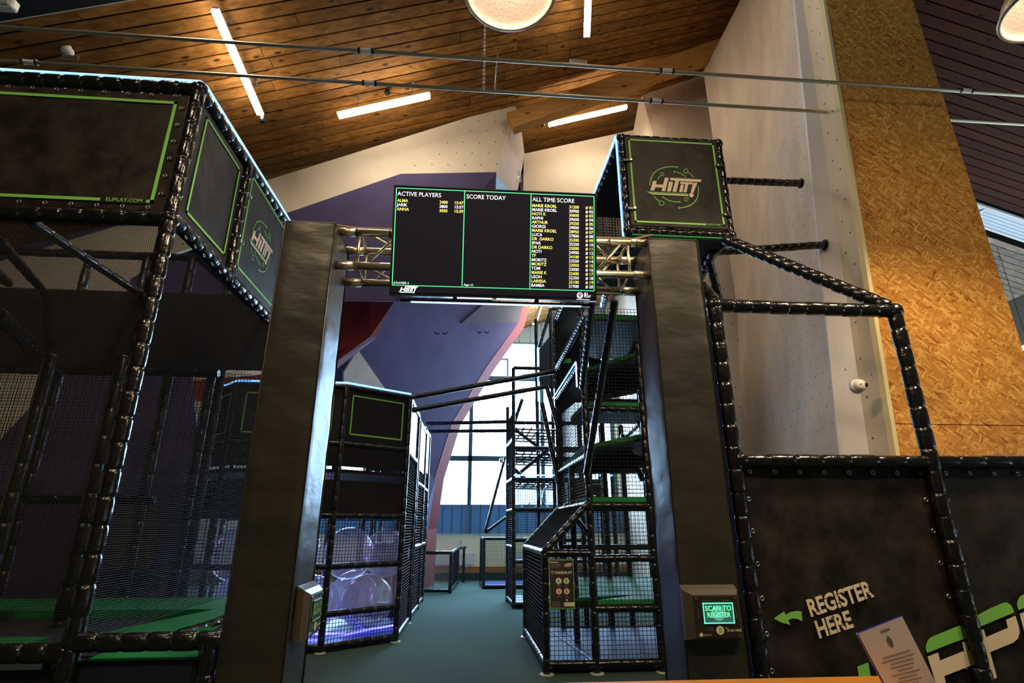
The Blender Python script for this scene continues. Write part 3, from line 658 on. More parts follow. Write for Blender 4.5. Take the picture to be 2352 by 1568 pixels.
# the HITIT! lettering mark, drawn in its own plane (pixels of a close view, turned into -1..1 units)
def LG(x, y):
    q = at(1440+x/10.45, 350+y/10.45, 3.6); q0 = at(1440+1130/10.45, 350+840/10.45, 3.6); return (q.x-q0.x, q.z-q0.z)
LOGO_W = [[(625,683),(712,690),(695,770),(862,778),(910,608),(1002,610),(915,935),(828,930),(852,848),(680,840),(655,918),(560,915)],
 [(1010,702),(1108,710),(1050,942),(958,938)],
 [(1045,612),(1785,652),(1768,716),(1245,690),(1182,950),(1090,945),(1158,682),(1028,672)],
 [(1285,708),(1575,722),(1562,770),(1470,768),(1425,960),(1352,958),(1400,765),(1270,755)],
 [(1292,772),(1365,776),(1325,958),(1250,952)],
 [(1582,728),(1688,734),(1595,968),(1528,962)],
 [(520,975),(1470,1018),(1470,1052),(600,1008)]]
def arc_pts(cx, cy, r, a0, a1, w, sc):
    n = 16; o = []
    for i in range(n+1): t = a0+(a1-a0)*i/n; o.append((cx+r*math.cos(t)*sc, cy-r*math.sin(t)))
    return o
def logo(parent, org, U, Vv, nrm, s=1., flat=.0015, mw=None, mg=None, ring=True, name='logo_mark'):
    mw = mw or creamp; mg = mg or greenp; U, Vv, nrm, org = V(U), V(Vv), V(nrm), V(org)
    f = lambda x, y: org+U*(LG(x,y)[0]*s)+Vv*(LG(x,y)[1]*s)+nrm*flat
    m = MB()
    for P in LOGO_W:
        m.add([f(*p) for p in P][::-1], [tuple(range(len(P)))])
    m.add([f(1545+56*math.cos(t), 1025+56*math.sin(t)) for t in [2*math.pi*i/14 for i in range(14)]][::-1], [tuple(range(14))])
    o = part(name, m, mw, parent)
    g = MB(); g.add([f(*p) for p in ((470,940),(1465,990),(1465,1010),(500,968))][::-1], [(0,1,2,3)])
    def stroke(pts, w=12):
        for (a, b) in zip(pts, pts[1:]):
            dx, dy = b[0]-a[0], b[1]-a[1]; L = math.hypot(dx, dy) or 1; nx, ny = -dy/L*w, dx/L*w
            g.add([f(a[0]+nx,a[1]+ny), f(b[0]+nx,b[1]+ny), f(b[0]-nx,b[1]-ny), f(a[0]-nx,a[1]-ny)], [(0,1,2,3)])
    def curve(p0, p1, p2, n=12): return [((1-t)**2*p0[0]+2*t*(1-t)*p1[0]+t*t*p2[0], (1-t)**2*p0[1]+2*t*(1-t)*p1[1]+t*t*p2[1]) for t in [i/n for i in range(n+1)]]
    if ring:
        stroke(curve((548,795),(570,300),(1195,355), 18)); stroke(curve((1705,815),(1770,1300),(1255,1332), 18)); stroke(curve((735,660),(770,580),(815,555)), 9)
        stroke(curve((1135,470),(1290,490),(1415,600)), 9); stroke(curve((1465,480),(1530,520),(1600,605)), 9); stroke(curve((645,1045),(700,1130),(790,1180)), 10)
        stroke(curve((840,1055),(1000,1200),(1265,1190)), 10); stroke([(1475,1085),(1445,1115)], 9)
        for (x, y, r) in ((1195,358,28),(1135,470,24),(1262,1190,26),(1255,1332,30)): g.add([f(x+r*math.cos(t), y+r*math.sin(t)) for t in [2*math.pi*i/10 for i in range(10)]][::-1], [tuple(range(10))])
        for (x, y, r) in ((1412,450,50),(848,525,38),(832,1220,55),(1415,1132,40)): stroke([(x+r*math.cos(t), y+r*math.sin(t)) for t in [2*math.pi*i/14 for i in range(15)]], 8)
    part('logo_ring' if ring else 'logo_underline', g, mg, parent)
    return o
c = tp(.088,.055,.0); logo(tv, c, TU, TVv, TN, .24, .0045, glow_w, mat('lit_pale_green', (.2,.5,.4), .5, emit=(.3,.8,.6), es=.9), False)
m = MB().disc(tp(.917,.047,.0045), TU, TVv, .0185, 20); m2 = MB().disc(tp(.917,.075-.01,.0055), TU, TVv, .0045, 8)
a, b, c_ = tp(.908,.06,.0055), tp(.917,.045,.0055), tp(.926,.06,.0055)
for p, q in ((a,b),(c_,b),(b,tp(.917,.025,.0055))):
    d = (q-p).normalized(); s_ = d.cross(TN)*.003; m2.add([p+s_, q+s_, q-s_, p-s_], [(0,1,2,3)])
lg = MB(); tt(glow_w, 'ELI', .938, .052, .020, .02, sx=.9); tt(glow_w, 'PLAY', .938, .030, .020, .02, sx=.9); lg.add([tp(.90,.008,.0065),tp(.965,.008,.0065),tp(.965,.013,.0065),tp(.90,.013,.0065)], [(0,1,2,3)])
part('maker_badge', m, glow_w, tv); part('badge_figure', m2, blackp, tv); part('badge_line', lg, glow_w, tv)
for u in (.25, .75): part('mount_bracket', MB().add([tp(u-.02,.25,-.03),tp(u+.02,.25,-.03),tp(u+.02,.98,-.03),tp(u-.02,.98,-.03)]+[V((tp(u-.02,.25).x,YA-.015,ZL-.02)),V((tp(u+.02,.25).x,YA-.015,ZL-.02)),V((tp(u+.02,.98).x,YA-.015,ZU+.03)),V((tp(u-.02,.98).x,YA-.015,ZU+.03))], [(0,1,2,3),(7,6,5,4),(0,4,5,1),(1,5,6,2),(2,6,7,3),(3,7,4,0)]), blackp, tv)
part('sensor_nub', tbox(.49,.51,-.012,0,-.01,.004), white_pl, tv)
ls = part('light_bar', tbox(.05,.97,-.045,-.02,-.05,-.02), blackp, tv, label='thin lit light bar below the screen'); part('lit_strip', tbox(.10,.93,-.046,-.038,-.05,-.019), mat('pale_blue_glow', (.6,.7,.8), .4, emit=(.55,.72,.95), es=.9), ls)
for u in (.3, .7): part('bracket', tbox(u,u+.02,-.03,.02,-.06,-.036), blackp, ls)

# ---------------------------------------------------------------- scan terminals
def terminal(c, U, nrm, label, lit=True):
    "c = centre of the back face on the pillar; U to the viewer's right, nrm outwards"
    c, U, nrm = V(c), V(U), V(nrm); Z = V((0,0,1)); W_, H_ = .285, .245
    t = thing('scan_terminal', label, 'terminal', c)
    P = lambda u, v, d: c+U*(u*W_)+Z*(v*H_)+nrm*d
    rings = [[P(*k, 0) for k in ((-.5,-.5),(.5,-.5),(.5,.5),(-.5,.5))], [P(*k, .035) for k in ((-.5,-.5),(.5,-.5),(.5,.42),(-.5,.42))], [P(*k, .06) for k in ((-.38,-.46),(.46,-.46),(.44,.33),(-.36,.33))]]
    part('housing', MB().rings(rings, 4), mat('dark_bronze_housing', (.07,.06,.045), .35), t)
    def quad(u0, u1, v0, v1, d, th=.002): return MB().poly([P(u0,v0,d),P(u1,v0,d),P(u1,v1,d),P(u0,v1,d)], nrm, th)
    plate = part('front_plate', quad(-.35,.43,-.44,.30,.061), mat('brown_black_plate', (.03,.024,.02), .22), t)
    part('screen', quad(-.2,.34,-.19,.19,.0635), mat('lit_scan_screen', (.02,.05,.04), .3, emit=(.02,.07,.06), es=1.) if lit else blackp, t)
    if lit: part('screen_halo', MB().disc(P(.07,0,.0662), U, Z, .035, 20), mat('screen_centre', (.1,.3,.3), .3, emit=(.06,.20,.18), es=1.), t)
    fr = MB()
    for a in ((-.2,.34,.17,.19),(-.2,.34,-.19,-.17),(-.2,-.185,-.19,.19),(.325,.34,-.19,.19)): fr.v and None; q = quad(*a, .0665); fr.add(q.v, q.f)
    part('screen_border', fr, mat('lit_green_border', (.1,.8,.5), .5, emit=(.12,.85,.5), es=1.) if lit else greenp, t)
    gm = mat('lit_green_text', (.1,.8,.3), .5, emit=(.10,.85,.28), es=1.2) if lit else greenp
    tpart(t, gm, 'screen_text', 'SCAN TO', P(.07,.045,.0672), U, Z, .031, .018, 'CENTER', 1.0); tpart(t, gm, 'screen_text', 'REGISTER', P(.07,-.075,.0672), U, Z, .031, .018, 'CENTER', .9)
    tpart(t, creamp, 'small_print', 'SCAN HERE', P(.19,-.335,.0645), U, Z, .014, .02); tpart(t, creamp, 'small_print', 'eliplay.com', P(-.245,-.40,.0645), U, Z, .010, .0)
    part('logo_dot', MB().disc(P(-.27,-.385,.0645), U, Z, .009, 12), creamp, t)
    part('scan_spot', MB().disc(P(.07,-.31,.0645), U, Z, .020, 16), creamp, t); tg = MB(); text(tg, '::', P(.07,-.34,.0655), U, Z, .035, .06, 'CENTER'); part('scan_symbol', tg, greenp, t)
    ar = MB().add([P(.155,-.27,.0645), P(.185,-.245,.0645), P(.185,-.262,.0645), P(.225,-.285,.0645), P(.22,-.295,.0645), P(.185,-.278,.0645), P(.185,-.29,.0645)], [(0,6,5,4,3,2,1)]); part('arrow_print', ar, greenp, t)
    for (u, v) in ((-.31,.27),(.39,.27),(-.31,-.41),(.39,-.41)): part('screw', MB().tube(P(u,v,.062), P(u,v,.067), .006, 8), chrome, t)
    vs = MB()
    for a in ((-.16,-.04,-.27,-.262),(-.16,-.04,-.31,-.302),(-.2,-.04,.23,.236),(.16,.3,.23,.236),(-.29,-.284,-.1,.1),(.385,.391,-.1,.1)): q = quad(*a, .0635, .0008); vs.add(q.v, q.f)
    part('vent_slot', vs, greyp, t)
    return t
terminal((1.235, 2.944, 1.150), (1,0,0), (0,-1,0), 'scan terminal with green lit screen on the right gate pillar')
terminal((-.795, 3.09, 1.158), (0,1,0), (1,0,0), 'scan terminal on the inner side of the left gate pillar', False)

# ---------------------------------------------------------------- play frames helpers
def sl(nm, p, q, par, r=.0425, pitch=.13, n=12, m=None): return part(nm, MB().sleeve(p, q, r, pitch, n), m or vinyl, par)
def fitting(par, c, r=.052): part('corner_joint', MB().sphere(c, r, 12, 8), vinyl, par)
def banner_xz(par, x0, x1, Y, z0, z1, name='banner', frame=True, m=None, txt=True, nu=24, nv=16, seed=0):
    b = part(name, grid_sheet(MB(), (x0,Y,z0), (x1-x0,0,0), (0,0,z1-z0), nu, nv, .006, 4, seed), m or banner, par)
    if frame:
        i = .055; part('green_outline', frame_poly(MB(), [(x0+i,Y-.006,z0+i*.8),(x1-i,Y-.006,z0+i*.8),(x1-i,Y-.006,z1-i),(x0+i,Y-.006,z1-i)], (0,-1,0), .02), greenp, b)
    return b
def banner_yz(par, X, y0, y1, z0, z1, m=None, w=.018, i=.05, face=1):
    b = part('banner', grid_sheet(MB(), (X,y0,z0), (0,y1-y0,0), (0,0,z1-z0), 14, 14, .004, 4, 3), m or banner, par)
    part('green_outline', frame_poly(MB(), [(X+face*.005,y0+i,z0+i),(X+face*.005,y1-i,z0+i),(X+face*.005,y1-i,z1-i),(X+face*.005,y0+i,z1-i)], (face,0,0), w), greenp, b)
    return b

# ---------------------------------------------------------------- left jump arena
ar = thing('jump_arena', 'big black netted jump arena frame at the left with green pads', 'play frame', (-2.6, 4.2, 0))
X1, Y0, Y1 = -1.735, 2.9, 5.3; XL = -5.4
ZT0, ZT1 = 4.155, 3.22
sl('post', (X1,Y0,0), (X1,Y0,ZT0), ar); 
sl('post', (X1,3.70,3.2), (X1,3.70,ZT0+.03), ar); sl('post', (X1,4.85,0), (X1,4.85,ZT0+.06), ar)
for (a, b) in (((XL,Y0,ZT0),(X1,Y0,ZT0)), ((XL,Y0,ZT1),(X1,Y0,ZT1)), ((X1,Y0,ZT0),(X1,4.9,ZT0+.08)), ((X1,Y0,ZT1+.02),(X1,4.9,ZT1+.04))): sl('rail', a, b, ar, pitch=.115)
for z in (ZT0, ZT1): fitting(ar, (X1,Y0,z))
bnr = banner_xz(ar, XL, X1-.05, Y0-.005, ZT1+.055, ZT0-.055, nu=60)
tx = MB(); text(tx, 'ELIPLAY.COM', (-2.10,Y0-.016,ZT1+.098), (1,0,0), (0,0,1), .032, .012, sx=1.05); part('web_text', tx, greenp, bnr)
part('text_ground', MB().add([(-2.13,Y0-.013,ZT1+.09),(-1.88,Y0-.013,ZT1+.09),(-1.88,Y0-.013,ZT1+.13),(-2.13,Y0-.013,ZT1+.13)], [(0,1,2,3)]), banner, bnr)
eyelets(bnr, (XL,Y0-.012,ZT0-.07), (X1-.06,Y0-.012,ZT0-.07), 26, (0,0,1)); eyelets(bnr, (XL,Y0-.012,ZT1+.07), (X1-.06,Y0-.012,ZT1+.07), 26, (0,0,-1))
eyelets(bnr, (X1-.075,Y0-.012,ZT1+.1), (X1-.075,Y0-.012,ZT0-.1), 6, (1,0,0))
b2 = banner_yz(ar, X1, 2.98, 3.64, ZT1+.08, ZT0-.04)
eyelets(b2, (X1+.012,2.98,ZT1+.06), (X1+.012,3.64,ZT1+.06), 7, (0,0,-1), 'x')
bd2 = part('sign_board', MB().box((X1+.012, 4.27, (ZT0+ZT1)/2+.03), (.02, 1.05, .87), bev=.004), banner, ar)
i = .04; part('green_outline', frame_poly(MB(), [(X1+.0235,3.76,ZT1+.13),(X1+.0235,4.78,ZT1+.13),(X1+.0235,4.78,ZT0-.02),(X1+.0235,3.76,ZT0-.02)], (1,0,0), .018), greenp, bd2)
logo(bd2, (X1+.023, 4.12, 3.71), (0,1,0), (0,0,1), (1,0,0), 1.05, .002)
for (yy, zz) in ((3.76,3.55),(4.75,3.55),(3.76,3.95),(4.75,3.95)): part('board_clamp', MB().box((X1+.03, yy, zz), (.015, .06, .03), bev=.004).tube((X1+.035,yy,zz), (X1+.045,yy,zz), .009, 8), chrome, ar)
eyelets(ar, (X1+.02,3.0,ZT1-.02), (X1+.02,4.8,ZT1), 15, (.3,0,-1), 'x', False)
# LED strip on the top rail
part('led_strip', MB().tube((XL,Y0-.01,ZT0+.055), (X1,Y0-.01,ZT0+.055), .009, 8).tube((X1,Y0-.01,ZT0+.055), (X1+.02,Y0+.03,ZT0+.056), .009, 8).tube((X1+.02,Y0+.03,ZT0+.056), (X1+.02,4.9,ZT0+.135), .009, 8), ledb, ar)
# rear and inner posts, rails, braces
for (px, Y) in ((200,5.3),(322,5.3),(428,5.3),(45,5.3),(452,5.5)):
    x = at(px, 1180, Y).x; sl('post', (x,Y,0), (x,Y,4.2), ar, pitch=.2, n=8, m=vinyl_f)
for (px, Y) in ((66,4.1),(240,4.1)):
    x = at(px, 1000, Y).x; sl('post', (x,Y,.2), (x,Y,2.75), ar, pitch=.2, n=8, m=vinyl_f)
for z in (4.17, 2.95, 1.78): sl('rail', (-7.2,5.3,z), (-2.4 if z != 1.78 else -2.75,5.3,z), ar, pitch=.2, n=8, m=vinyl_f)
for a, b in (((67,506,3.6),(326,678,5.25)), ((0,555,3.6),(105,674,5.2)), ((-40,600,3.0),(20,650,4.6)), ((450,585,4.0),(600,720,5.2)), ((0,720,3.4),(110,830,5.2)), ((-60,690,4.2),(140,860,5.2))):
    sl('brace', at(*a), at(*b), ar, .036, .2, 8, vinyl_f)
part('rear_banner', grid_sheet(MB(), (-7.2,5.24,2.97), (5.45,0,0), (0,0,.78), 20, 6, .01, 2), bandark, ar, label='plain black band behind the net')
sl('rail', (X1,2.9,1.06), (-1.09,2.9,1.06), ar, .04, .1)
sl('rail', (-4.5,2.9,1.02), (X1,2.9,1.02), ar, .04, .1)
sl('rail', (-1.13,2.95,1.06), (-1.40,4.5,1.05), ar, .04, .1); sl('rail', (X1,2.95,.93), (-1.35,4.3,1.02), ar, .04, .1)
sl('post', (-1.14,2.9,0), (-1.14,2.9,1.06), ar)
part('net', MB().net((-3.6,2.91,1.06), (1.83,0,0), (0,0,2.12), .0115, .0011), netm, ar, label='fine black safety net of the front side')
part('net', MB().net((-5.2,2.91,1.06), (1.6,0,0), (0,0,2.12), .0115, .0011), netm, ar)
part('net', MB().net((X1,2.94,1.06), (0,1.85,0), (0,0,2.12), .0115, .0011), netm, ar, label='fine black safety net of the right side')
part('net', MB().net((-7.2,5.31,.9), (5.1,0,0), (0,0,2.05), .03, .0028), netm, ar, label='rear safety net')
# trampoline beds with green pads
ZP = 1.0
def pad(par, pts, th=.06, m=None, name='pad'):
    p = [V(q) for q in pts]; return part(name, MB().poly([q-V((0,0,th)) for q in p], (0,0,1), th), m or greenpad, par)
pad(ar, [(-5.2,4.55,ZP),(-1.70,4.42,ZP),(-1.9,5.15,ZP),(-5.2,5.2,ZP)])
pad(ar, [(-1.70,2.98,ZP-.02),(-1.22,2.98,ZP-.02),(-1.42,4.45,ZP),(-1.75,4.45,ZP)])
pad(ar, [(-2.0,3.45,ZP),(-1.75,4.42,ZP),(-1.42,4.42,ZP),(-1.5,3.4,ZP)])
pad(ar, [(-5.2,2.98,ZP+.03),(-2.02,2.98,ZP+.03),(-2.06,3.26,ZP+.03),(-5.2,3.30,ZP+.03)])
pad(ar, [(-5.2,3.2,ZP-.05),(-1.6,3.2,ZP-.05),(-1.7,4.6,ZP-.05),(-5.2,4.6,ZP-.05)], .01, mat('trampoline_bed', (.008,.009,.012), .6), 'jump_bed')
part('skirt', grid_sheet(MB(), (-5.2,2.93,.0), (3.45,0,0), (0,0,.95), 16, 6, .008, 3), bandark, ar)
part('skirt', grid_sheet(MB(), (X1,2.93,.0), (.58,0,0), (0,0,.98), 6, 6, .008, 3), mat('dark_navy_skirt', (.010,.014,.030), .6), ar)

# ---------------------------------------------------------------- ball pit tower in the centre
bp = thing('ball_pit_tower', 'black netted ball pit tower with blue lit rim left of the aisle', 'play frame', (-2.2, 10.5, 0))
PA, PB, PC, PD, PE = (-1.825,8.18), (-.94,8.85), (-.93,10.4), (-3.42,8.18), (-4.2,9.0)
HT = 3.55
def P3(p, z): return (p[0], p[1], z)
for p in (PA, PB, PC, PD, PE, (-4.2,10.4)): sl('post', P3(p,0), P3(p,HT), bp, pitch=.2, n=10, m=vinyl_f)
for p in (PA, PB, PC): part('base_plate', MB().tube(P3(p,0), P3(p,.012), .075, 14), white_pl, bp)
cyc = [PE, PD, PA, PB, PC]
for a, b in zip(cyc, cyc[1:]):
    side = (b is PC)
    for z in ((.07,HT,2.70) if side else (.07,.455,1.04,1.70,2.70,HT)): sl('rail', P3(a,z), P3(b,z), bp, pitch=.2, n=8, m=vinyl_f)
    va, vb = V(P3(a,0)), V(P3(b,0)); d = vb-va
    q = V((d.y,-d.x,0)).normalized()
    if not side:
        m = grid_sheet(MB(), va+V((0,0,2.72))+d*.01, d*.98, (0,0,.81), 10, 6, .006, 3); bb = part('banner', m, bandark, bp)
        cs = [va+d*.10+V((0,0,2.84)), va+d*.90+V((0,0,2.84)), va+d*.90+V((0,0,3.44)), va+d*.10+V((0,0,3.44))]
        part('green_outline', frame_poly(MB(), [c_+q*.008 for c_ in cs], q, .022), greenp, bb)
        part('dark_band', MB().poly([va+d*.01+V((0,0,2.38)), va+d*.99+V((0,0,2.38)), va+d*.99+V((0,0,2.68)), va+d*.01+V((0,0,2.68))], q, .01), bandark, bp)
        m = grid_sheet(MB(), va+V((0,0,1.72))+d*.01, d*.98, (0,0,.47), 8, 4, .006, 3); part('lower_banner', m, bandark, bp)
    else:
        m = grid_sheet(MB(), va+V((0,0,2.76))+d*.05, d*.9, (0,0,.74), 10, 6, .006, 3); part('banner', m, mat('glossy_blue_grey_panel', (.10,.12,.15), .3), bp)
    part('net', MB().net(va+V((0,0,.1)), d, (0,0,.33 if not side else 2.6), .045, .0045), netm, bp)
    if not side: part('net', MB().net(va+V((0,0,1.06)), d, (0,0,.62), .045, .0045), netm, bp); part('net', MB().net(va+V((0,0,2.18)), d, (0,0,.2), .045, .0045), netm, bp)
    if not side and b is not PA: part('clear_panel', MB().poly([va+d*.04+V((0,0,.49)), va+d*.96+V((0,0,.49)), va+d*.96+V((0,0,1.0)), va+d*.04+V((0,0,1.0))], q, .006), panelclear, bp)
    if b is PA: part('net', MB().net(va+V((0,0,.46)), d, (0,0,.6), .045, .0045), netm, bp)
    part('led_strip', MB().tube(P3(a,HT+.06), P3(b,HT+.06), .014, 6), ledb, bp)
pad(bp, [P3(PE,.1), P3(PD,.1), P3(PA,.1), P3(PB,.1), P3(PC,.1), (-4.2,10.4,.1)], .08, mattress, 'pit_floor')
part('floor_led', MB().tube((-2.9,8.9,.13), (-1.6,8.75,.13), .012, 6).tube((-1.6,8.75,.13), (-1.05,9.4,.13), .012, 6).tube((-2.9,8.35,.13), (-1.9,8.3,.13), .012, 6), ledv, bp)
pad(bp, [P3(PE,2.34), P3(PD,2.34), P3(PA,2.34), P3(PB,2.34), P3(PC,2.34), (-4.2,10.4,2.34)], .05, bandark, 'deck')
for z, w_, cc in ((.6, 42, (.34,.26,1)), (1.9, 36, (.50,.45,1))):
    lamp((-2.9,10.1,z), w_, cc, .25, 'pit_glow')
for x in (-3.6,-3.0,-2.4,-1.8,-1.2): sl('post', (x,10.4,0), (x,10.4,2.7), bp, pitch=.3, n=8, m=vinyl_f)
sl('rail', (-4.2,10.4,1.7), PC+(1.7,), bp, pitch=.3, n=8, m=vinyl_f)
# balls
BS = [(-1.42,9.08,.51),(-2.18,8.9,.51),(-2.94,8.85,.51),(-1.75,9.85,.51),(-2.55,9.65,.51),(-3.4,9.5,.51),(-1.78,9.28,1.17),(-2.56,9.15,1.18),(-1.3,9.97,1.14),(-3.35,9.0,1.17)]
pos = ['at the front right corner of the pit floor','left of the corner ball on the pit floor','third from the corner on the pit floor','behind the corner ball on the pit floor','in the rear middle of the pit floor','at the rear left of the pit floor','on top, centred behind the front post','on top, left of the front post','on top near the right side net','on top at the far left']
bm = MB().sphere((0,0,0), .33, 40, 24); BALL = mesh_of(bm, ballm, 'ball_skin')
vm = MB().tube((0,-.33,.02), (0,-.345,.02), .02, 10); VALVE = mesh_of(vm, white_pl, 'valve')
sm_ = MB().torus((0,0,0), (1,0,0), (0,0,1), .331, .0035, 40, 5); SEAM = mesh_of(sm_, mat('seam_white', (.7,.7,.8), .4), 'seam')
shelf_ball = glassy('pale_teal_inflated_plastic', (.42,.62,.68), .45)
BALL2 = mesh_of(bm, shelf_ball, 'ball_skin')
def ball(c, lab, s=1., grp='clear inflated balls in the pit'):
    t = thing('inflatable_ball', lab, 'ball', c, grp); t.scale = (s,s,s)
    for nm, me in (('ball_skin', BALL if 'pit' in grp else BALL2), ('valve', VALVE), ('seam', SEAM)):
        o = bpy.data.objects.new(nm, me); C.objects.link(o); o.parent = t; o.rotation_euler = (random.uniform(-.9,.9), random.uniform(-.9,.9), random.uniform(0,6))
for (x, yy, z), ps in zip(BS, pos): ball((x, yy, z), 'clear inflated ball '+ps, 1.15)
# frames further along the aisle
def aisle_unit(y0, y1, label, ht, led=True):
    t = thing('netted_play_unit', label, 'play frame', (-1.8, (y0+y1)/2, 0))
    for (x, yy) in ((-.93,y0),(-.90,y1),(-1.9,y0),(-1.9,y1)): sl('post', (x,yy,0), (x,yy,ht), t, pitch=.25, n=8, m=vinyl_f)
    for z in (.07, 1.2, 2.35, ht):
        sl('rail', (-.93,y0,z), (-.90,y1,z), t, pitch=.25, n=8, m=vinyl_f); sl('rail', (-1.9,y0,z), (-.93,y0,z), t, pitch=.25, n=8, m=vinyl_f)
    part('net', MB().net((-.93,y0,.1), (.03,y1-y0,0), (0,0,ht-.2), .05, .006), netm, t)
    for (z0, z1, a) in ((ht-.95, ht-.05, 1), (1.75, 2.25, 0), (.75, 1.15, 0)):
        b_ = part('banner', MB().poly([(-1.85,y0,z0),(-.99,y0,z0),(-.99,y0,z1),(-1.85,y0,z1)], (0,-1,0), .012), bandark, t)
        part('green_outline', frame_poly(MB(), [(-1.8,y0-.014,z0+.05),(-1.04,y0-.014,z0+.05),(-1.04,y0-.014,z1-.05),(-1.8,y0-.014,z1-.05)], (0,-1,0), .02), greenp, b_)
    part('side_panel', MB().poly([(-.91,y0+.1,ht-.9),(-.90,y1-.1,ht-.9),(-.90,y1-.1,ht-.05),(-.91,y0+.1,ht-.05)], (1,0,0), .01), mat('blue_black_gloss', (.03,.05,.07), .25), t)
    if led: part('led_strip', MB().tube((-1.9,y0,ht+.06), (-.93,y0,ht+.06), .012, 6).tube((-.93,y0,ht+.06), (-.9,y1,ht+.06), .012, 6), ledb, t)
    return t
aisle_unit(10.75, 12.06, 'narrow netted unit directly behind the ball pit tower', 3.5)
u2 = aisle_unit(12.35, 13.3, 'farthest netted unit along the left side of the aisle', 3.62)
part('orange_mat', MB().box((-1.3, 12.5, .5), (.5, .04, .5)), mat('orange_pad', (.35,.08,.02), .5), u2)
# low fence
fn = thing('low_net_fence', 'low netted fence at the far left end of the aisle', 'fence', (-.7, 15.5, 0))
for (x, yy, h) in ((-1.9,14.87,.94),(-.315,14.87,.94),(-.17,17.2,.97),(.0,17.6,.97)): sl('post', (x,yy,0), (x,yy,h), fn, pitch=.3, n=8, m=vinyl_f)
for z in (.06,.94): sl('rail', (-1.9,14.87,z), (-.315,14.87,z), fn, pitch=.3, n=8, m=vinyl_f)
sl('rail', (-.315,14.87,.94), (-.17,17.2,.97), fn, pitch=.3, n=8, m=vinyl_f); sl('rail', (-.17,17.2,.97), (.05,17.6,.97), fn, pitch=.3, n=8, m=vinyl_f); sl('rail', (-.315,14.87,.06), (-.17,17.2,.06), fn, pitch=.3, n=8, m=vinyl_f)
part('net', MB().net((-1.9,14.87,.08), (1.58,0,0), (0,0,.86), .045, .004), mat('white_net_cord', (.5,.5,.52), .6), fn); part('net', MB().net((-.315,14.87,.08), (.145,2.3,0), (0,0,.86), .06, .004), netm, fn)

# ---------------------------------------------------------------- right climbing frame tower (near)
tw = thing('climbing_frame_tower', 'tall black netted climbing frame with green decks right of the aisle', 'play frame', (1.8, 8, 0))
F, Bk = 6.86, 9.05; TX1, TX2, TX3 = 1.515, 2.27, 2.95
def ps(p, q, par=tw, nm='post', pitch=.16, n=10): return sl(nm, p, q, par, .0425, pitch, n, vinyl if p[1] < 7 else vinyl_f)
for (x, yy, h) in ((.95,F,1.258),(.95,Bk,1.26),(TX1,F,5.05),(TX1,Bk,5.05),(TX2,F,3.9),(TX3,F,4.4),(TX2,Bk,5.0),(TX3,Bk,5.0),(TX1,7.95,2.4)):
    ps((x,yy,0), (x,yy,h))
    if yy == F or x == .95: part('base_plate', MB().tube((x,yy,0), (x,yy,.012), .08, 14), white_pl, tw)
def rl(p, q, nm='rail', pitch=.14): return ps(p, q, tw, nm, pitch)
for z in (.10, 1.258): rl((.95,F,z), (TX1,F,z))
for z in (.10, .66, 1.20, 1.80, 3.0): rl((TX1,F,z), (TX3,F,z))
for z in (.10, 1.26): rl((.95,F,z), (.95,Bk,z))
for z in (.1, 1.25, 1.83, 2.42, 3.6, 4.6): rl((TX1,Bk,z), (TX3,Bk,z), pitch=.25)
for z in (1.82, 2.4, 4.15, 5.05): rl((TX1,F,z), (TX1,Bk,z))
for x in (TX3,):
    for z in (.1, 1.2, 2.4, 3.6): rl((x,F,z), (x,Bk,z), pitch=.25)
for x in (1.9, 2.27, 2.62): ps((x,Bk+.1,0), (x,Bk+.1,3.2), pitch=.25)
rl((.95,F,1.27), (TX1,F,1.84), 'ramp_tube', .12); rl((.95,Bk,1.27), (TX1,Bk,1.84), 'ramp_tube', .12)
part('net', MB().net((.95,F,1.29), (TX1-.95,0,.57), (0,Bk-F,0), .03, .005), netm, tw, label='sloping net ramp')
part('net', MB().net((.95,F,.14), (.565,0,0), (0,0,1.1), .047, .004), netm, tw)
part('net', MB().net((TX1,F,.14), (TX3-TX1,0,0), (0,0,1.64), .047, .004), netm, tw)
part('net', MB().net((TX1,F,1.9), (TX3-TX1,0,0), (0,0,1.1), .047, .004), netm, tw)
part('net', MB().net((TX1,F,3.1), (TX3-TX1,0,0), (0,0,1.3), .047, .004), netm, tw)
part('net', MB().net((TX1,F,1.86), (0,Bk-F,0), (0,0,3.1), .04, .004), netm, tw)
part('net', MB().net((TX1,Bk,.14), (TX3-TX1,0,0), (0,0,4.4), .06, .004), netm, tw)
part('net', MB().net((.95,Bk,.14), (.565,0,0), (0,0,1.1), .06, .004), netm, tw)
part('net', MB().net((.95,F,.14), (0,Bk-F,0), (0,0,1.1), .047, .004), netm, tw)
pad(tw, [(.97,F+.05,.12),(TX1-.03,F+.05,.12),(TX1-.03,Bk,.12),(.97,Bk,.12)], .10, mattress, 'floor_mat')
pad(tw, [(TX1-.02,F+.05,.12),(TX3,F+.05,.12),(TX3,Bk,.12),(TX1-.02,Bk,.12)], .10, mattress, 'floor_mat')
part('mat_piping', MB().tube((TX1-.03,F+.05,.125), (1.25,Bk,.125), .01, 6), rad, tw)
def deck(pts, z, th=.055):
    p = [V((a, b, z+c)) for a, b, c in pts]; o = pad(tw, p, th, greenpad, 'green_deck')
    q = [(x*1., yy, zz-th-.002) for x, yy, zz in [tuple(k) for k in p]]
    part('deck_underside', MB().poly([V(k)-V((0,0,.03)) for k in q], (0,0,1), .03), bandark, tw)
XX = TX3
deck([(TX1,F,0),(XX,F,0),(XX,7.9,0)], .745); deck([(TX1,7.9,-.06),(XX,7.3,.06),(XX,Bk,.1),(TX1,Bk,.1)], .72)
deck([(TX1,F,0),(XX,F,0),(XX,7.8,0),(TX1,7.8,0)], 1.90)
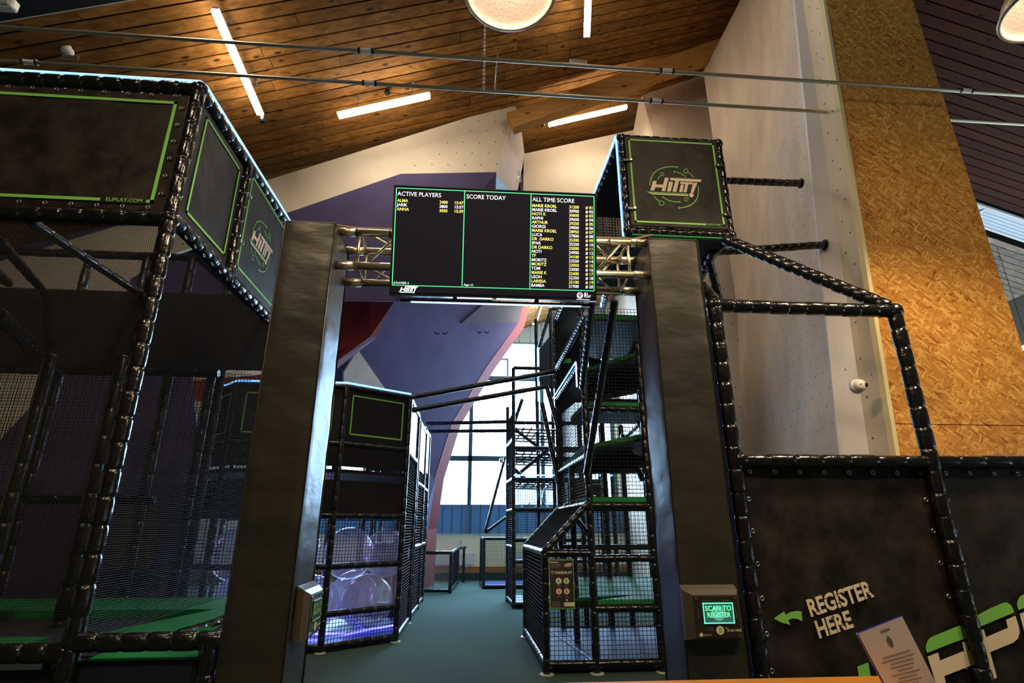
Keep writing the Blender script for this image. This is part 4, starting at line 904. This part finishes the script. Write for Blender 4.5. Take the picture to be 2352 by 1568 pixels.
deck([(TX1,7.1,-.1),(XX,7.0,.18),(XX,Bk,.1),(TX1,Bk,-.2)], 2.66)
deck([(TX1,F,0),(XX,F,0),(XX,7.9,0),(TX1,7.9,0)], 3.09)
deck([(TX1,7.3,-.05),(XX,7.1,.4),(XX,Bk,.25),(TX1,Bk,-.1)], 3.68)
deck([(TX1,F,0),(XX,F,0),(XX,8.6,0),(TX1,8.6,0)], 4.30)
# dark sheets standing in for the shade inside the tower, behind the decks
def shade_fill(pts): part('shade_sheet', MB().poly([V(p) for p in pts], (0,-1,0), .012), bandark, tw)
shade_fill([at(1340,720,8.6), at(1475,725,8.6), at(1478,860,8.6), at(1400,800,8.6)]); shade_fill([at(1352,820,8.0), at(1480,850,8.0), at(1480,900,8.0), at(1350,925,8.0)])
shade_fill([at(1372,940,8.2), at(1480,945,8.2), at(1485,985,8.2)]); shade_fill([at(1365,1020,8.0), at(1485,1050,8.0), at(1490,1073,8.0), at(1355,1090,8.0)]); shade_fill([at(1290,800,8.9), at(1350,790,8.9), at(1350,900,8.9), at(1290,950,8.9)])
# braces and tubes climbing towards the upper lookout box
YBX = 4.75
for a, b in (((1.16,YBX,3.62), at(1337,890,6.55)), (at(1412,690,5.15), at(1347,1088,6.8)), (at(1345,720,6.3), at(1280,848,8.9)), (at(1332,838,7.0), at(1278,920,9.0)), (at(1245,925,9.2), at(1283,1110,9.0)), (at(1255,885,9.2), at(1283,985,9.0)), (at(1475,770,7.6), at(1420,855,8.5)), (at(1470,970,7.3), at(1440,1000,8.4)), (at(1475,1100,7.4), at(1430,1000,8.6)), (at(1300,1160,8.4), at(1350,1225,7.6))):
    sl('brace', a, b, tw, .04, .12, 10)
part('led_strip', MB().tube(at(1358,700,6.0), at(1334,888,6.55), .011, 6).tube(at(1331,836,7.0)+V((-.05,0,.03)), at(1277,918,9.0)+V((-.05,0,.03)), .011, 6), ledb, tw)
part('led_strip', MB().tube(at(1331,836,7.0)+V((-.05,0,.03)), at(1334,888,6.6)+V((-.05,0,0)), .011, 6), mat('pink_blue_led', (.3,.2,.6), .4, emit=(.55,.4,.9), es=1.6), tw)
sc = part('small_lit_screen', MB().box(at(1301,829,8.8), (.16,.02,.07), Matrix.Rotation(-.12,3,'Y')), mat('green_screen', (.05,.5,.1), .4, emit=(.08,.8,.15), es=1.3), tw, label='small green lit screen')
# rules sign
sg = thing('rules_sign', 'small black rules sign reading T-TANDRUM on the lower frame', 'sign', (1.12,F-.06,.85))
X0s, X1s, Z0s, Z1s, Ys = .985, 1.285, .665, 1.195, F-.062
sp = part('board', MB().box(((X0s+X1s)/2, Ys+.006, (Z0s+Z1s)/2), (X1s-X0s, .008, Z1s-Z0s), bev=.002), mat('sign_black', (.025,.022,.022), .5), sg)
part('green_outline', frame_poly(MB(), [(X0s+.006,Ys,Z0s+.006),(X1s-.006,Ys,Z0s+.006),(X1s-.006,Ys,Z1s-.006),(X0s+.006,Ys,Z1s-.006)], (0,-1,0), .006), greenp, sp)
tx = MB(); tpart(sp, creamp, 'sign_title_text', 'T-TANDRUM', ((X0s+X1s)/2,Ys-.002,1.035), (1,0,0), (0,0,1), .042, .02, 'CENTER', 1.0); tpart(sp, creamp, 'sign_title_text', 'SPIELREGELN', (X0s+.02,Ys-.002,1.155), (1,0,0), (0,0,1), .017, .03)
gl = MB()
for k in range(4): gl.box((X0s+.085, Ys-.001, 1.14-k*.010), (.12-.01*(k % 2), .001, .003))
for k in range(8): gl.box((X0s+.08, Ys-.001, .745-k*.009), (.11-.012*(k % 3), .001, .003))
for (x, z) in ((1.10,.915),(1.19,.91),(1.10,.80),(1.19,.795)):
    for k in range(2): gl.box((x, Ys-.001, z-k*.008), (.05-.01*k, .001, .004))
part('fine_print', gl, greyp, sp, kind='stuff'); part('label_patch', MB().box((1.215,Ys-.001,.715), (.12,.001,.042)), creamp, sp)
for (x, z, m) in ((1.10,.96,greenp),(1.19,.96,greenp),(1.10,.85,redp),(1.19,.85,redp)):
    part('pictogram_ring', MB().disc((x,Ys-.0015,z), (1,0,0), (0,0,1), .036, 20), m, sp); part('pictogram_disc', MB().disc((x,Ys-.0025,z), (1,0,0), (0,0,1), .031, 20), creamp, sp)
    f_ = MB().disc((x-.006,Ys-.0035,z+.018), (1,0,0), (0,0,1), .005, 8).box((x-.004,Ys-.0035,z), (.008,.001,.024)).box((x+.006,Ys-.0035,z+.004), (.018,.001,.004)).box((x-.009,Ys-.0035,z-.017), (.004,.001,.014)).box((x+.004,Ys-.0035,z-.017), (.004,.001,.014))
    part('pictogram_figure', f_, blackp, sp)
logo(sp, (1.215,Ys,1.13), (1,0,0), (0,0,1), (0,-1,0), .23, .002, creamp, greenp, False)
part('maker_dot', MB().disc((1.19,Ys-.002,.76), (1,0,0), (0,0,1), .011, 12), creamp, sp)
for (x, z) in ((X0s+.01,Z1s-.01),(X1s-.01,Z1s-.01),(X0s+.01,Z0s+.01),(X1s-.01,Z0s+.01),((X0s+X1s)/2,Z1s-.006),((X0s+X1s)/2,Z0s+.006),(X0s+.006,.93),(X1s-.006,.93)): share('eyelet', EYL, (x,Ys-.003,z), sg)

# link poles between ball pit tower and right frame
def pole(p, q, label): t = thing('link_pole', label, 'pole', V(p), 'black padded poles spanning the aisle'); sl('sleeve', p, q, t, .042, .16, 10, vinyl_f); part('end_clamp', MB().sphere(p, .05, 10, 6), vinyl_f, t); return t
pole((-.94,8.85,3.55), (1.515,9.05,4.11), 'upper sloping black pole over the aisle nearest the camera'); pole((-.90,9.2,3.42), (1.35,9.35,3.90), 'second sloping black pole just below the upper one')
pole((-.9,12.6,3.80), (1.03,12.2,3.80), 'upper level black pole in front of the window'); pole((-.9,13.2,3.72), (1.03,12.6,3.66), 'lower level black pole in front of the window')

# ---------------------------------------------------------------- second tower (far right of aisle)
t2 = thing('obstacle_frame', 'far netted obstacle frame with web levels before the window', 'play frame', (1.7, 12.8, 0))
FY, BY = 12.1, 13.25
def q2(p, q, nm='rail'): return sl(nm, p, q, t2, .042, .25, 8, vinyl_f)
for (x, yy, h) in ((1.03,FY,5.03),(.985,BY,4.35),(2.1,FY,2.6),(3.2,FY,2.7),(2.1,BY,5.03),(3.2,BY,3.3),(1.62,FY+.4,6.4),(1.95,FY+.2,6.6),(2.7,FY+.2,6.6)): q2((x,yy,0), (x,yy,h), 'post')
for z in (.08, .87, 1.29, 1.90, 2.53, 3.2, 3.76, 5.03): q2((1.03,FY,z), (2.6 if z < 5 else 1.7,FY,z))
for z in (.08, 1.15, 1.9, 2.55, 3.4): q2((1.03,FY,z), (.985,BY,z))
for z in (1.9, 2.6, 3.3): q2((.985,BY,z), (3.2,BY,z))
part('net', MB().net((1.03,FY,.1), (2.17,0,0), (0,0,1.8), .05, .004), netm, t2); part('net', MB().net((1.03,FY,1.95), (1.1,0,0), (0,0,.6), .05, .004), netm, t2)
part('net', MB().net((1.03,FY,.1), (-.045,BY-FY,0), (0,0,3.9), .045, .006), netm, t2)
for zz in (2.45, 3.0, 3.55):
    w_ = MB()
    for k in range(6): w_.tube((1.1+k*.17,FY+.05,zz+.1), (1.0+k*.17,BY-.1,zz-.05), .02, 6)
    for k in range(5): w_.tube((1.05,FY+.1+k*.25,zz+.08-k*.03), (2.1,FY+.1+k*.25,zz+.06-k*.03), .018, 6)
    part('web_straps', w_, vinyl_f, t2, label='black webbing level')
for a, b in (((1.1,FY+.1,3.6),(2.0,FY+.8,3.1)), ((1.2,FY+.8,2.7),(1.95,FY+.1,3.3)), ((1.05,FY+.1,2.75),(1.35,FY+.1,2.5)), ((1.25,FY+.2,4.34),(1.05,FY+.2,3.75))): q2(a, b, 'brace')
part('led_strip', MB().tube((1.03,FY-.05,2.61), (3.2,FY-.05,2.62), .016, 6), ledb, t2)
part('banner', MB().poly([(2.2,FY,1.95),(3.1,FY,1.95),(3.1,FY,2.5),(2.2,FY,2.5)], (0,-1,0), .01), bandark, t2)
part('green_outline', frame_poly(MB(), [(2.26,FY-.013,2.0),(3.04,FY-.013,2.0),(3.04,FY-.013,2.44),(2.26,FY-.013,2.44)], (0,-1,0), .02), greenp, t2)
logo(t2, (2.6,FY-.012,2.12), (1,0,0), (0,0,1), (0,-1,0), 1.0, .004, ring=False)
pad(t2, [(1.03,FY,1.90),(3.2,FY,1.90),(3.2,BY,1.90),(.99,BY,1.90)], .03, mat('dark_clear_shelf', (.02,.03,.05), .3), 'shelf')
pad(t2, [(1.03,FY,.12),(3.2,FY,.12),(3.2,BY,.12),(.99,BY,.12)], .08, mattress, 'floor_mat')
cb = MB().poly([(1.66,FY+.2,4.6),(2.7,FY+.2,4.6),(2.7,FY+.2,6.0),(2.0,FY+.2,6.0),(1.66,FY+.2,5.55)], (0,-1,0), .02); part('cabin_panel', cb, mat('blue_black_panel', (.012,.02,.03), .4), t2)
part('net', MB().net((1.98,FY+.2,6.0), (.72,0,0), (0,0,.65), .04, .006), netm, t2)
part('led_strip', MB().tube((1.62,FY+.2,4.3), (1.62,FY+.2,5.58), .016, 6).tube((1.62,FY+.2,5.58), (1.98,FY+.2,6.66), .016, 6), ledb, t2)
q2((1.66,FY+.2,5.6), (1.98,FY+.2,6.62), 'brace'); q2((1.95,FY+.2,6.6), (2.7,FY+.2,6.6))
for c_, lb in (((1.42,12.66,2.22),'clear inflated ball on the left of the high shelf'), ((2.02,12.75,2.22),'clear inflated ball on the right of the high shelf')): ball(c_, lb, .88, 'clear inflated balls on the shelf')
# low far module
t3 = thing('low_netted_module', 'low netted module with slanted pole at the far end of the aisle', 'play frame', (.9, 15.8, 0))
def q3(p, q, nm='rail'): return sl(nm, p, q, t3, .042, .3, 8, vinyl_f)
for (x, yy, h) in ((.54,15.8,1.27),(1.9,15.8,1.27),(.50,16.9,1.27)): q3((x,yy,0), (x,yy,h), 'post')
for z in (.06, 1.25): q3((.54,15.8,z), (1.9,15.8,z)); q3((.54,15.8,z), (.5,16.9,z))
q3((.56,15.8,1.42), (1.10,15.8,3.43), 'brace'); q3((.56,15.8,1.40), (1.2,15.8,1.85), 'brace')
part('net', MB().net((.54,15.8,.08), (1.36,0,0), (0,0,1.15), .05, .004), netm, t3); pad(t3, [(.54,15.8,.1),(1.9,15.8,.1),(1.9,16.9,.1),(.5,16.9,.1)], .06, mattress, 'floor_mat')
part('pole_knob', MB().sphere(at(1152,1057,15.7), .07, 10, 8), white_pl, t3)

# ---------------------------------------------------------------- lookout box high on the right
bx = thing('lookout_box', 'high black lookout box with the framed sign above the right pillar', 'play frame', (1.6, 4.2, 3.6))
xa, xb, ya, yb, za, zb = 1.185, 1.995, 3.60, 4.72, 3.69, 4.54
for x in (xa, xb):
    for yy in (ya, yb): sl('post', (x,yy,za), (x,yy,zb), bx, .036, .085)
for z in (za, zb):
    for yy in (ya, yb): sl('rail', (xa,yy,z), (xb,yy,z), bx, .036, .085)
    for x in (xa, xb): sl('rail', (x,ya,z), (x,yb,z), bx, .036, .1)
for x in (xa, xb):
    for z in (za, zb): fitting(bx, (x,ya,z), .047)
sbd = part('sign_board', MB().box(((xa+xb)/2-.005, ya-.035, (za+zb)/2+.012), (xb-xa-.045, .018, zb-za-.03), bev=.004), banner, bx)
i = .028; z0, z1, x0, x1 = za+.055, zb-.030, xa+.045, xb-.055; yy = ya-.0455
part('green_outline', frame_poly(MB(), [(x0,yy,z0),(x1,yy,z0),(x1,yy,z1),(x0,yy,z1)], (0,-1,0), .014), greenp, sbd)
q = at(1440+1130/10.45, 350+840/10.45, yy); logo(sbd, (q.x, yy+.0, q.z), (1,0,0), (0,0,1), (0,-1,0), .99, .002)
part('text_ground', MB().add([(1.79,yy-.0015,z0-.002),(1.925,yy-.0015,z0-.002),(1.925,yy-.0015,z0+.018),(1.79,yy-.0015,z0+.018)], [(0,1,2,3)]), banner, sbd)
tx = MB(); text(tx, 'ELIPLAY.COM', (1.80,yy-.003,z0+.002), (1,0,0), (0,0,1), .017, .012); part('web_text', tx, greenp, sbd)
for (x, z) in ((xa+.03,4.30),(xb-.03,4.29),(xa+.03,3.86),(xb-.03,3.84)):
    part('board_clamp', MB().box((x,ya-.052,z), (.07,.012,.026), bev=.004), blackp, bx); part('clamp_bolt', MB().tube((x+(.02 if x<1.5 else -.02),ya-.058,z), (x+(.02 if x<1.5 else -.02),ya-.066,z), .009, 10), chrome, bx)
part('green_edge', MB().box(((xa+xb)/2, ya-.005, za-.035), (xb-xa-.05, .03, .012)), greenpad, bx)
part('led_strip', MB().tube((xa-.043,ya-.01,za-.05), (xa-.043,ya-.01,zb+.02), .0075, 6).tube((xa-.043,ya-.01,zb+.02), (xa-.043,yb,zb+.02), .0075, 6), ledb, bx)
part('net', MB().net((xa,ya,za), (0,yb-ya,0), (0,0,zb-za), .028, .0032), netm, bx, label='side net of the box'); part('net', MB().net((xa,yb,za), (xb-xa,0,0), (0,0,zb-za), .03, .003), netm, bx)
part('net', MB().net((xb,ya,za), (0,yb-ya,0), (0,0,zb-za), .03, .003), netm, bx)
part('floor_panel', MB().box(((xa+xb)/2,(ya+yb)/2,za-.01), (xb-xa-.06,yb-ya-.06,.03)), bandark, bx)
part('roof_panel', MB().box(((xa+xb)/2,(ya+yb)/2,zb), (xb-xa-.06,yb-ya-.06,.02)), bandark, bx)
_zz = at(1668,417,4.74).z
sl('riser', (xb,4.74,zb), (xb,4.74,_zz), bx, .036, .09)
for (a, b) in ((V((xb,4.74,_zz)), at(1838,421,4.78)), (V((xb,4.74,4.12)), at(1893,562,4.58))):
    sl('wall_brace', a, b, bx, .038, .09); part('wall_flange', MB().tube(V(b), V(b)+V((.012,0,0)), .055, 12), blackp, bx)
sl('brace', (xb-.05,ya,za-.03), (2.64,3.0,2.87), bx, .042, .07); sl('brace', at(1600,645,3.7), (1.50,3.0,2.87), bx, .04, .07)
sl('brace', (xb-.02,3.95,za-.05), at(1655,700,4.2), bx, .036, .1); sl('brace', (xb-.05,3.8,za-.02), at(1600,650,4.4), bx, .042, .1)
sl('support_leg', (xa+.1,yb-.05,za), at(1385,700,5.4), bx, .042, .1)

# ---------------------------------------------------------------- registration frame at right
rf = thing('registration_frame', 'black padded frame with register banner right of the gate', 'banner frame', (2.6, 3.0, 0))
YR = 3.0; xr1, xr2 = 1.495, 2.67
sl('post', (xr1,YR,0), (xr1,YR,2.84), rf, pitch=.125); sl('post', (xr2,YR,0), (xr2,YR,2.84), rf, pitch=.125); sl('post', (4.9,YR,0), (4.9,YR,1.9), rf)
sl('rail', (xr1,YR,2.84), (xr2,YR,2.84), rf, pitch=.12); sl('rail', (xr1+.02,YR,1.905), (xr2,YR,1.905), rf, .037, .16); sl('rail', (xr2,YR,1.905), (4.9,YR,1.915), rf, .037, .16); sl('rail', (xr1,YR,.08), (4.9,YR,.08), rf)
sl('post', (xr1+.0,YR+.10,0), (xr1,YR+.10,2.80), rf, .036, .05)
fitting(rf, (xr1,YR,2.84)); fitting(rf, (xr2,YR,2.84)); fitting(rf, (xr1+.03,YR-.01,1.905), .047)
part('led_strip', MB().tube((xr1-.042,YR+.03,.3), (xr1-.042,YR+.03,2.7), .004, 6), mat('dim_blue_strip', (.1,.15,.5), .3, emit=(.15,.2,.7), es=.2), rf)
YBn = 3.035
bA = part('banner', grid_sheet(MB(), (xr1+.05,YBn,.1), (xr2-xr1-.045,0,0), (0,0,1.79), 40, 50, .010, 3.2, 5), banner, rf, label='register banner between the two posts')
bB = part('banner', grid_sheet(MB(), (xr2+.006,YBn,.1), (4.87-xr2,0,0), (0,0,1.79), 50, 50, .008, 2.5, 9), banner, rf, label='right hand banner with large letters')
eyelets(bA, (xr1+.02,YBn-.012,1.845), (xr2+.02,YBn-.012,1.845), 8, (0,0,1)); eyelets(bB, (xr2+.02,YBn-.012,1.845), (4.8,YBn-.012,1.845), 14, (0,0,1))
for (xx, par, d) in ((xr1+.068,bA,(-1,0,0)), (xr2-.062,bA,(1,0,0)), (xr2+.068,bB,(-1,0,0))):
    eyelets(par, (xx,YBn-.012,.28), (xx,YBn-.012,1.78), 9, d)
YT = YBn-.016
import cmath
tx = MB(); ang = math.atan2(.118, .467); U = V((math.cos(ang),0,math.sin(ang))); Wv = V((-math.sin(ang)*.75,0,1.0)).normalized()
def glitch(s, o, size, sx):
    m = MB(); text(m, s, o, U, Wv, size, .03, 'LEFT', sx); return m
g1 = glitch('REGISTER', (1.808,YT,1.108), .112, .80); g2 = glitch('HERE', (1.835,YT,1.008), .112, .80)
part('banner_text', g1, creamp, bA); part('banner_text', g2, creamp, bA)
cuts = MB()
for k in range(15):
    x = 1.815+random.random()*.46; z = 1.10+(x-1.81)*.25+random.random()*.09; cuts.add([(x,YT-.001,z),(x+.028,YT-.001,z+.006),(x+.03,YT-.001,z+.010),(x+.002,YT-.001,z+.0035)], [(0,1,2,3)])
for k in range(8):
    x = 1.83+random.random()*.22; z = 1.0+(x-1.81)*.25+random.random()*.09; cuts.add([(x,YT-.001,z),(x+.028,YT-.001,z+.006),(x+.03,YT-.001,z+.010),(x+.002,YT-.001,z+.0035)], [(0,1,2,3)])
part('glitch_cuts', cuts, mat('print_gap', (.014,.0115,.0095), .5, spec=.25), bA, kind='stuff')
def pr(par, pts, m, nm='printed_shape', ox=1540, oy=1040, k=2.897):
    P_ = [at(ox+x/k, oy+y_/k, YT) for x, y_ in pts]; a = sum((P_[i].x*P_[(i+1) % len(P_)].z-P_[(i+1) % len(P_)].x*P_[i].z) for i in range(len(P_)))
    if a < 0: P_ = P_[::-1]
    part(nm, MB().add(P_, [tuple(range(len(P_)))]), m, par)
pr(bA, [(687,1100),(757,1052),(765,1076),(800,1057),(838,1050),(872,1054),(878,1120),(845,1103),(812,1100),(783,1112),(800,1143),(740,1128)], greenp, 'arrow_print')
k5 = dict(ox=1900, oy=1300, k=5.204)
pr(bA, [(1195,1035),(1178,985),(1185,930),(1205,878),(1250,842),(1560,715),(1620,700),(1640,745),(1668,858),(1500,915)], greenp, 'green_letter_shape', **k5)
pr(bA, [(1200,1080),(1325,1030),(1350,1125),(1635,1010),(1612,905),(1680,895),(1748,1175),(1400,1312),(1440,1500),(1330,1500)], creamp, 'cream_letter_shape', **k5)
pr(bB, [(1785,590),(1950,500),(2100,438),(2150,432),(2195,462),(2220,505),(2235,552),(1815,727)], greenp, 'green_letter_shape', **k5)
pr(bB, [(1825,765),(1870,755),(1900,846),(2160,735),(2137,640),(2250,590),(2290,720),(2302,790),(2280,865),(2225,912),(1948,1026),(2030,1330),(1975,1356)], creamp, 'cream_letter_shape', **k5)
pr(bB, [(2287,525),(2270,470),(2272,420),(2300,365),(2360,325),(2700,190),(2740,330)], greenp, 'green_letter_shape', **k5)
pr(bB, [(2300,568),(2600,450),(2640,560),(2420,650),(2560,1200),(2470,1230)], creamp, 'cream_letter_shape', **k5)
pr(bA, [(360,1197),(490,1150),(520,1310),(385,1355)], greenp, 'green_letter_shape', **k5); pr(bA, [(575,1190),(640,1160),(700,1260),(590,1290)], greenp, 'green_letter_shape', **k5); pr(bA, [(-40,1365),(60,1325),(70,1400),(-30,1420)], greenp, 'green_letter_shape', **k5)

# security camera on strand board
c = V((3.208,4.15,2.653)); t = thing('security_camera', 'white dome security camera on the strand board wall', 'camera', c)
part('base', MB().tube(c+V((0,.02,0)), c+V((0,-.02,0)), .062, 24, r2=.055), white_pl, t, True); part('dome', MB().sphere(c+V((0,-.025,0)), .052, 20, 12), white_pl, t); part('lens', MB().sphere(c+V((.025,-.06,-.004)), .021, 14, 10), mat('black_gloss', (.005,.005,.006), .08), t)
part('screw', MB().tube(c+V((-.022,-.068,0)), c+V((-.022,-.075,0)), .005, 8), blackp, t)

# ---------------------------------------------------------------- counter and sign at the bottom edge
ct = thing('reception_counter', 'light wooden counter top edge along the bottom of the picture', 'counter', (.4, 1.6, 0))
part('worktop', MB().box((.33,1.62,1.08), (2.05,.56,.04), bev=.006), counterm, ct); part('front_panel', MB().box((.33,1.62,.53), (1.9,.45,1.06)), mat('dark_counter_body', (.04,.035,.03), .5), ct)
sgn = thing('info_sheet', 'white printed sheet in clear holder leaning on the counter', 'sign', (1.2,1.6,1.1))
a, b, c_, d_ = V((1.019,1.50,1.289)), V((1.273,1.66,1.305)), V((1.442,1.78,1.102)), V((1.215,1.68,1.102))
a, b, d_, c_ = at(1970,1455,1.5), at(2072,1415,1.6), at(2047,1600,1.62), at(2156,1580,1.72)
U = (b-a); Wd = (d_-a); nn = Wd.cross(U).normalized()
if nn.dot(V((0,0,1.55))-a) < 0: nn = -nn
def spt(u, v, o=0): return a+U*u+(d_-a).lerp(c_-b, u)*v+nn*o
part('sheet', MB().add([spt(i/8,j/8) for j in range(9) for i in range(9)], [(j*9+i,j*9+i+1,j*9+i+10,j*9+i+9) for j in range(8) for i in range(8)]).add([spt(0,0,-.004), spt(1,0,-.004), spt(1,1,-.004), spt(0,1,-.004)], [(3,2,1,0)]), paper, sgn)
part('holder_edge', MB().tube(spt(0,0,-.002), spt(0,1,-.002), .0028, 6).tube(spt(1,0,-.002), spt(1,1,-.002), .0016, 6).tube(spt(0,0,-.002), spt(1,0,-.002), .0014, 6), blueed, sgn)
pt = MB()
def pline(u0, u1, v, h=.014, m=pt): m.add([spt(u0,v,.0015), spt(u1,v,.0015), spt(u1,v+h,.0015), spt(u0,v+h,.0015)], [(0,1,2,3)])
pline(.42,.62,.07,.03); 
for k, (u0, u1) in enumerate(((.2,.8),(.15,.85),(.3,.8),(.25,.75),(.35,.7),(.2,.8),(.3,.7),(.25,.75),(.3,.65),(.5,.75))): pline(u0, u1, .42+k*.055)
part('printed_lines', pt, greyp, sgn, kind='stuff')
em = MB(); ce = spt(.5,.24,.002); em.add([ce+(U.normalized()*math.cos(t)*.011+(d_-a).normalized()*math.sin(t)*.022) for t in [2*math.pi*i/14 for i in range(14)]], [tuple(range(14))]); part('printed_emblem', em, mat('green_grey_ink', (.12,.2,.14), .5), sgn)
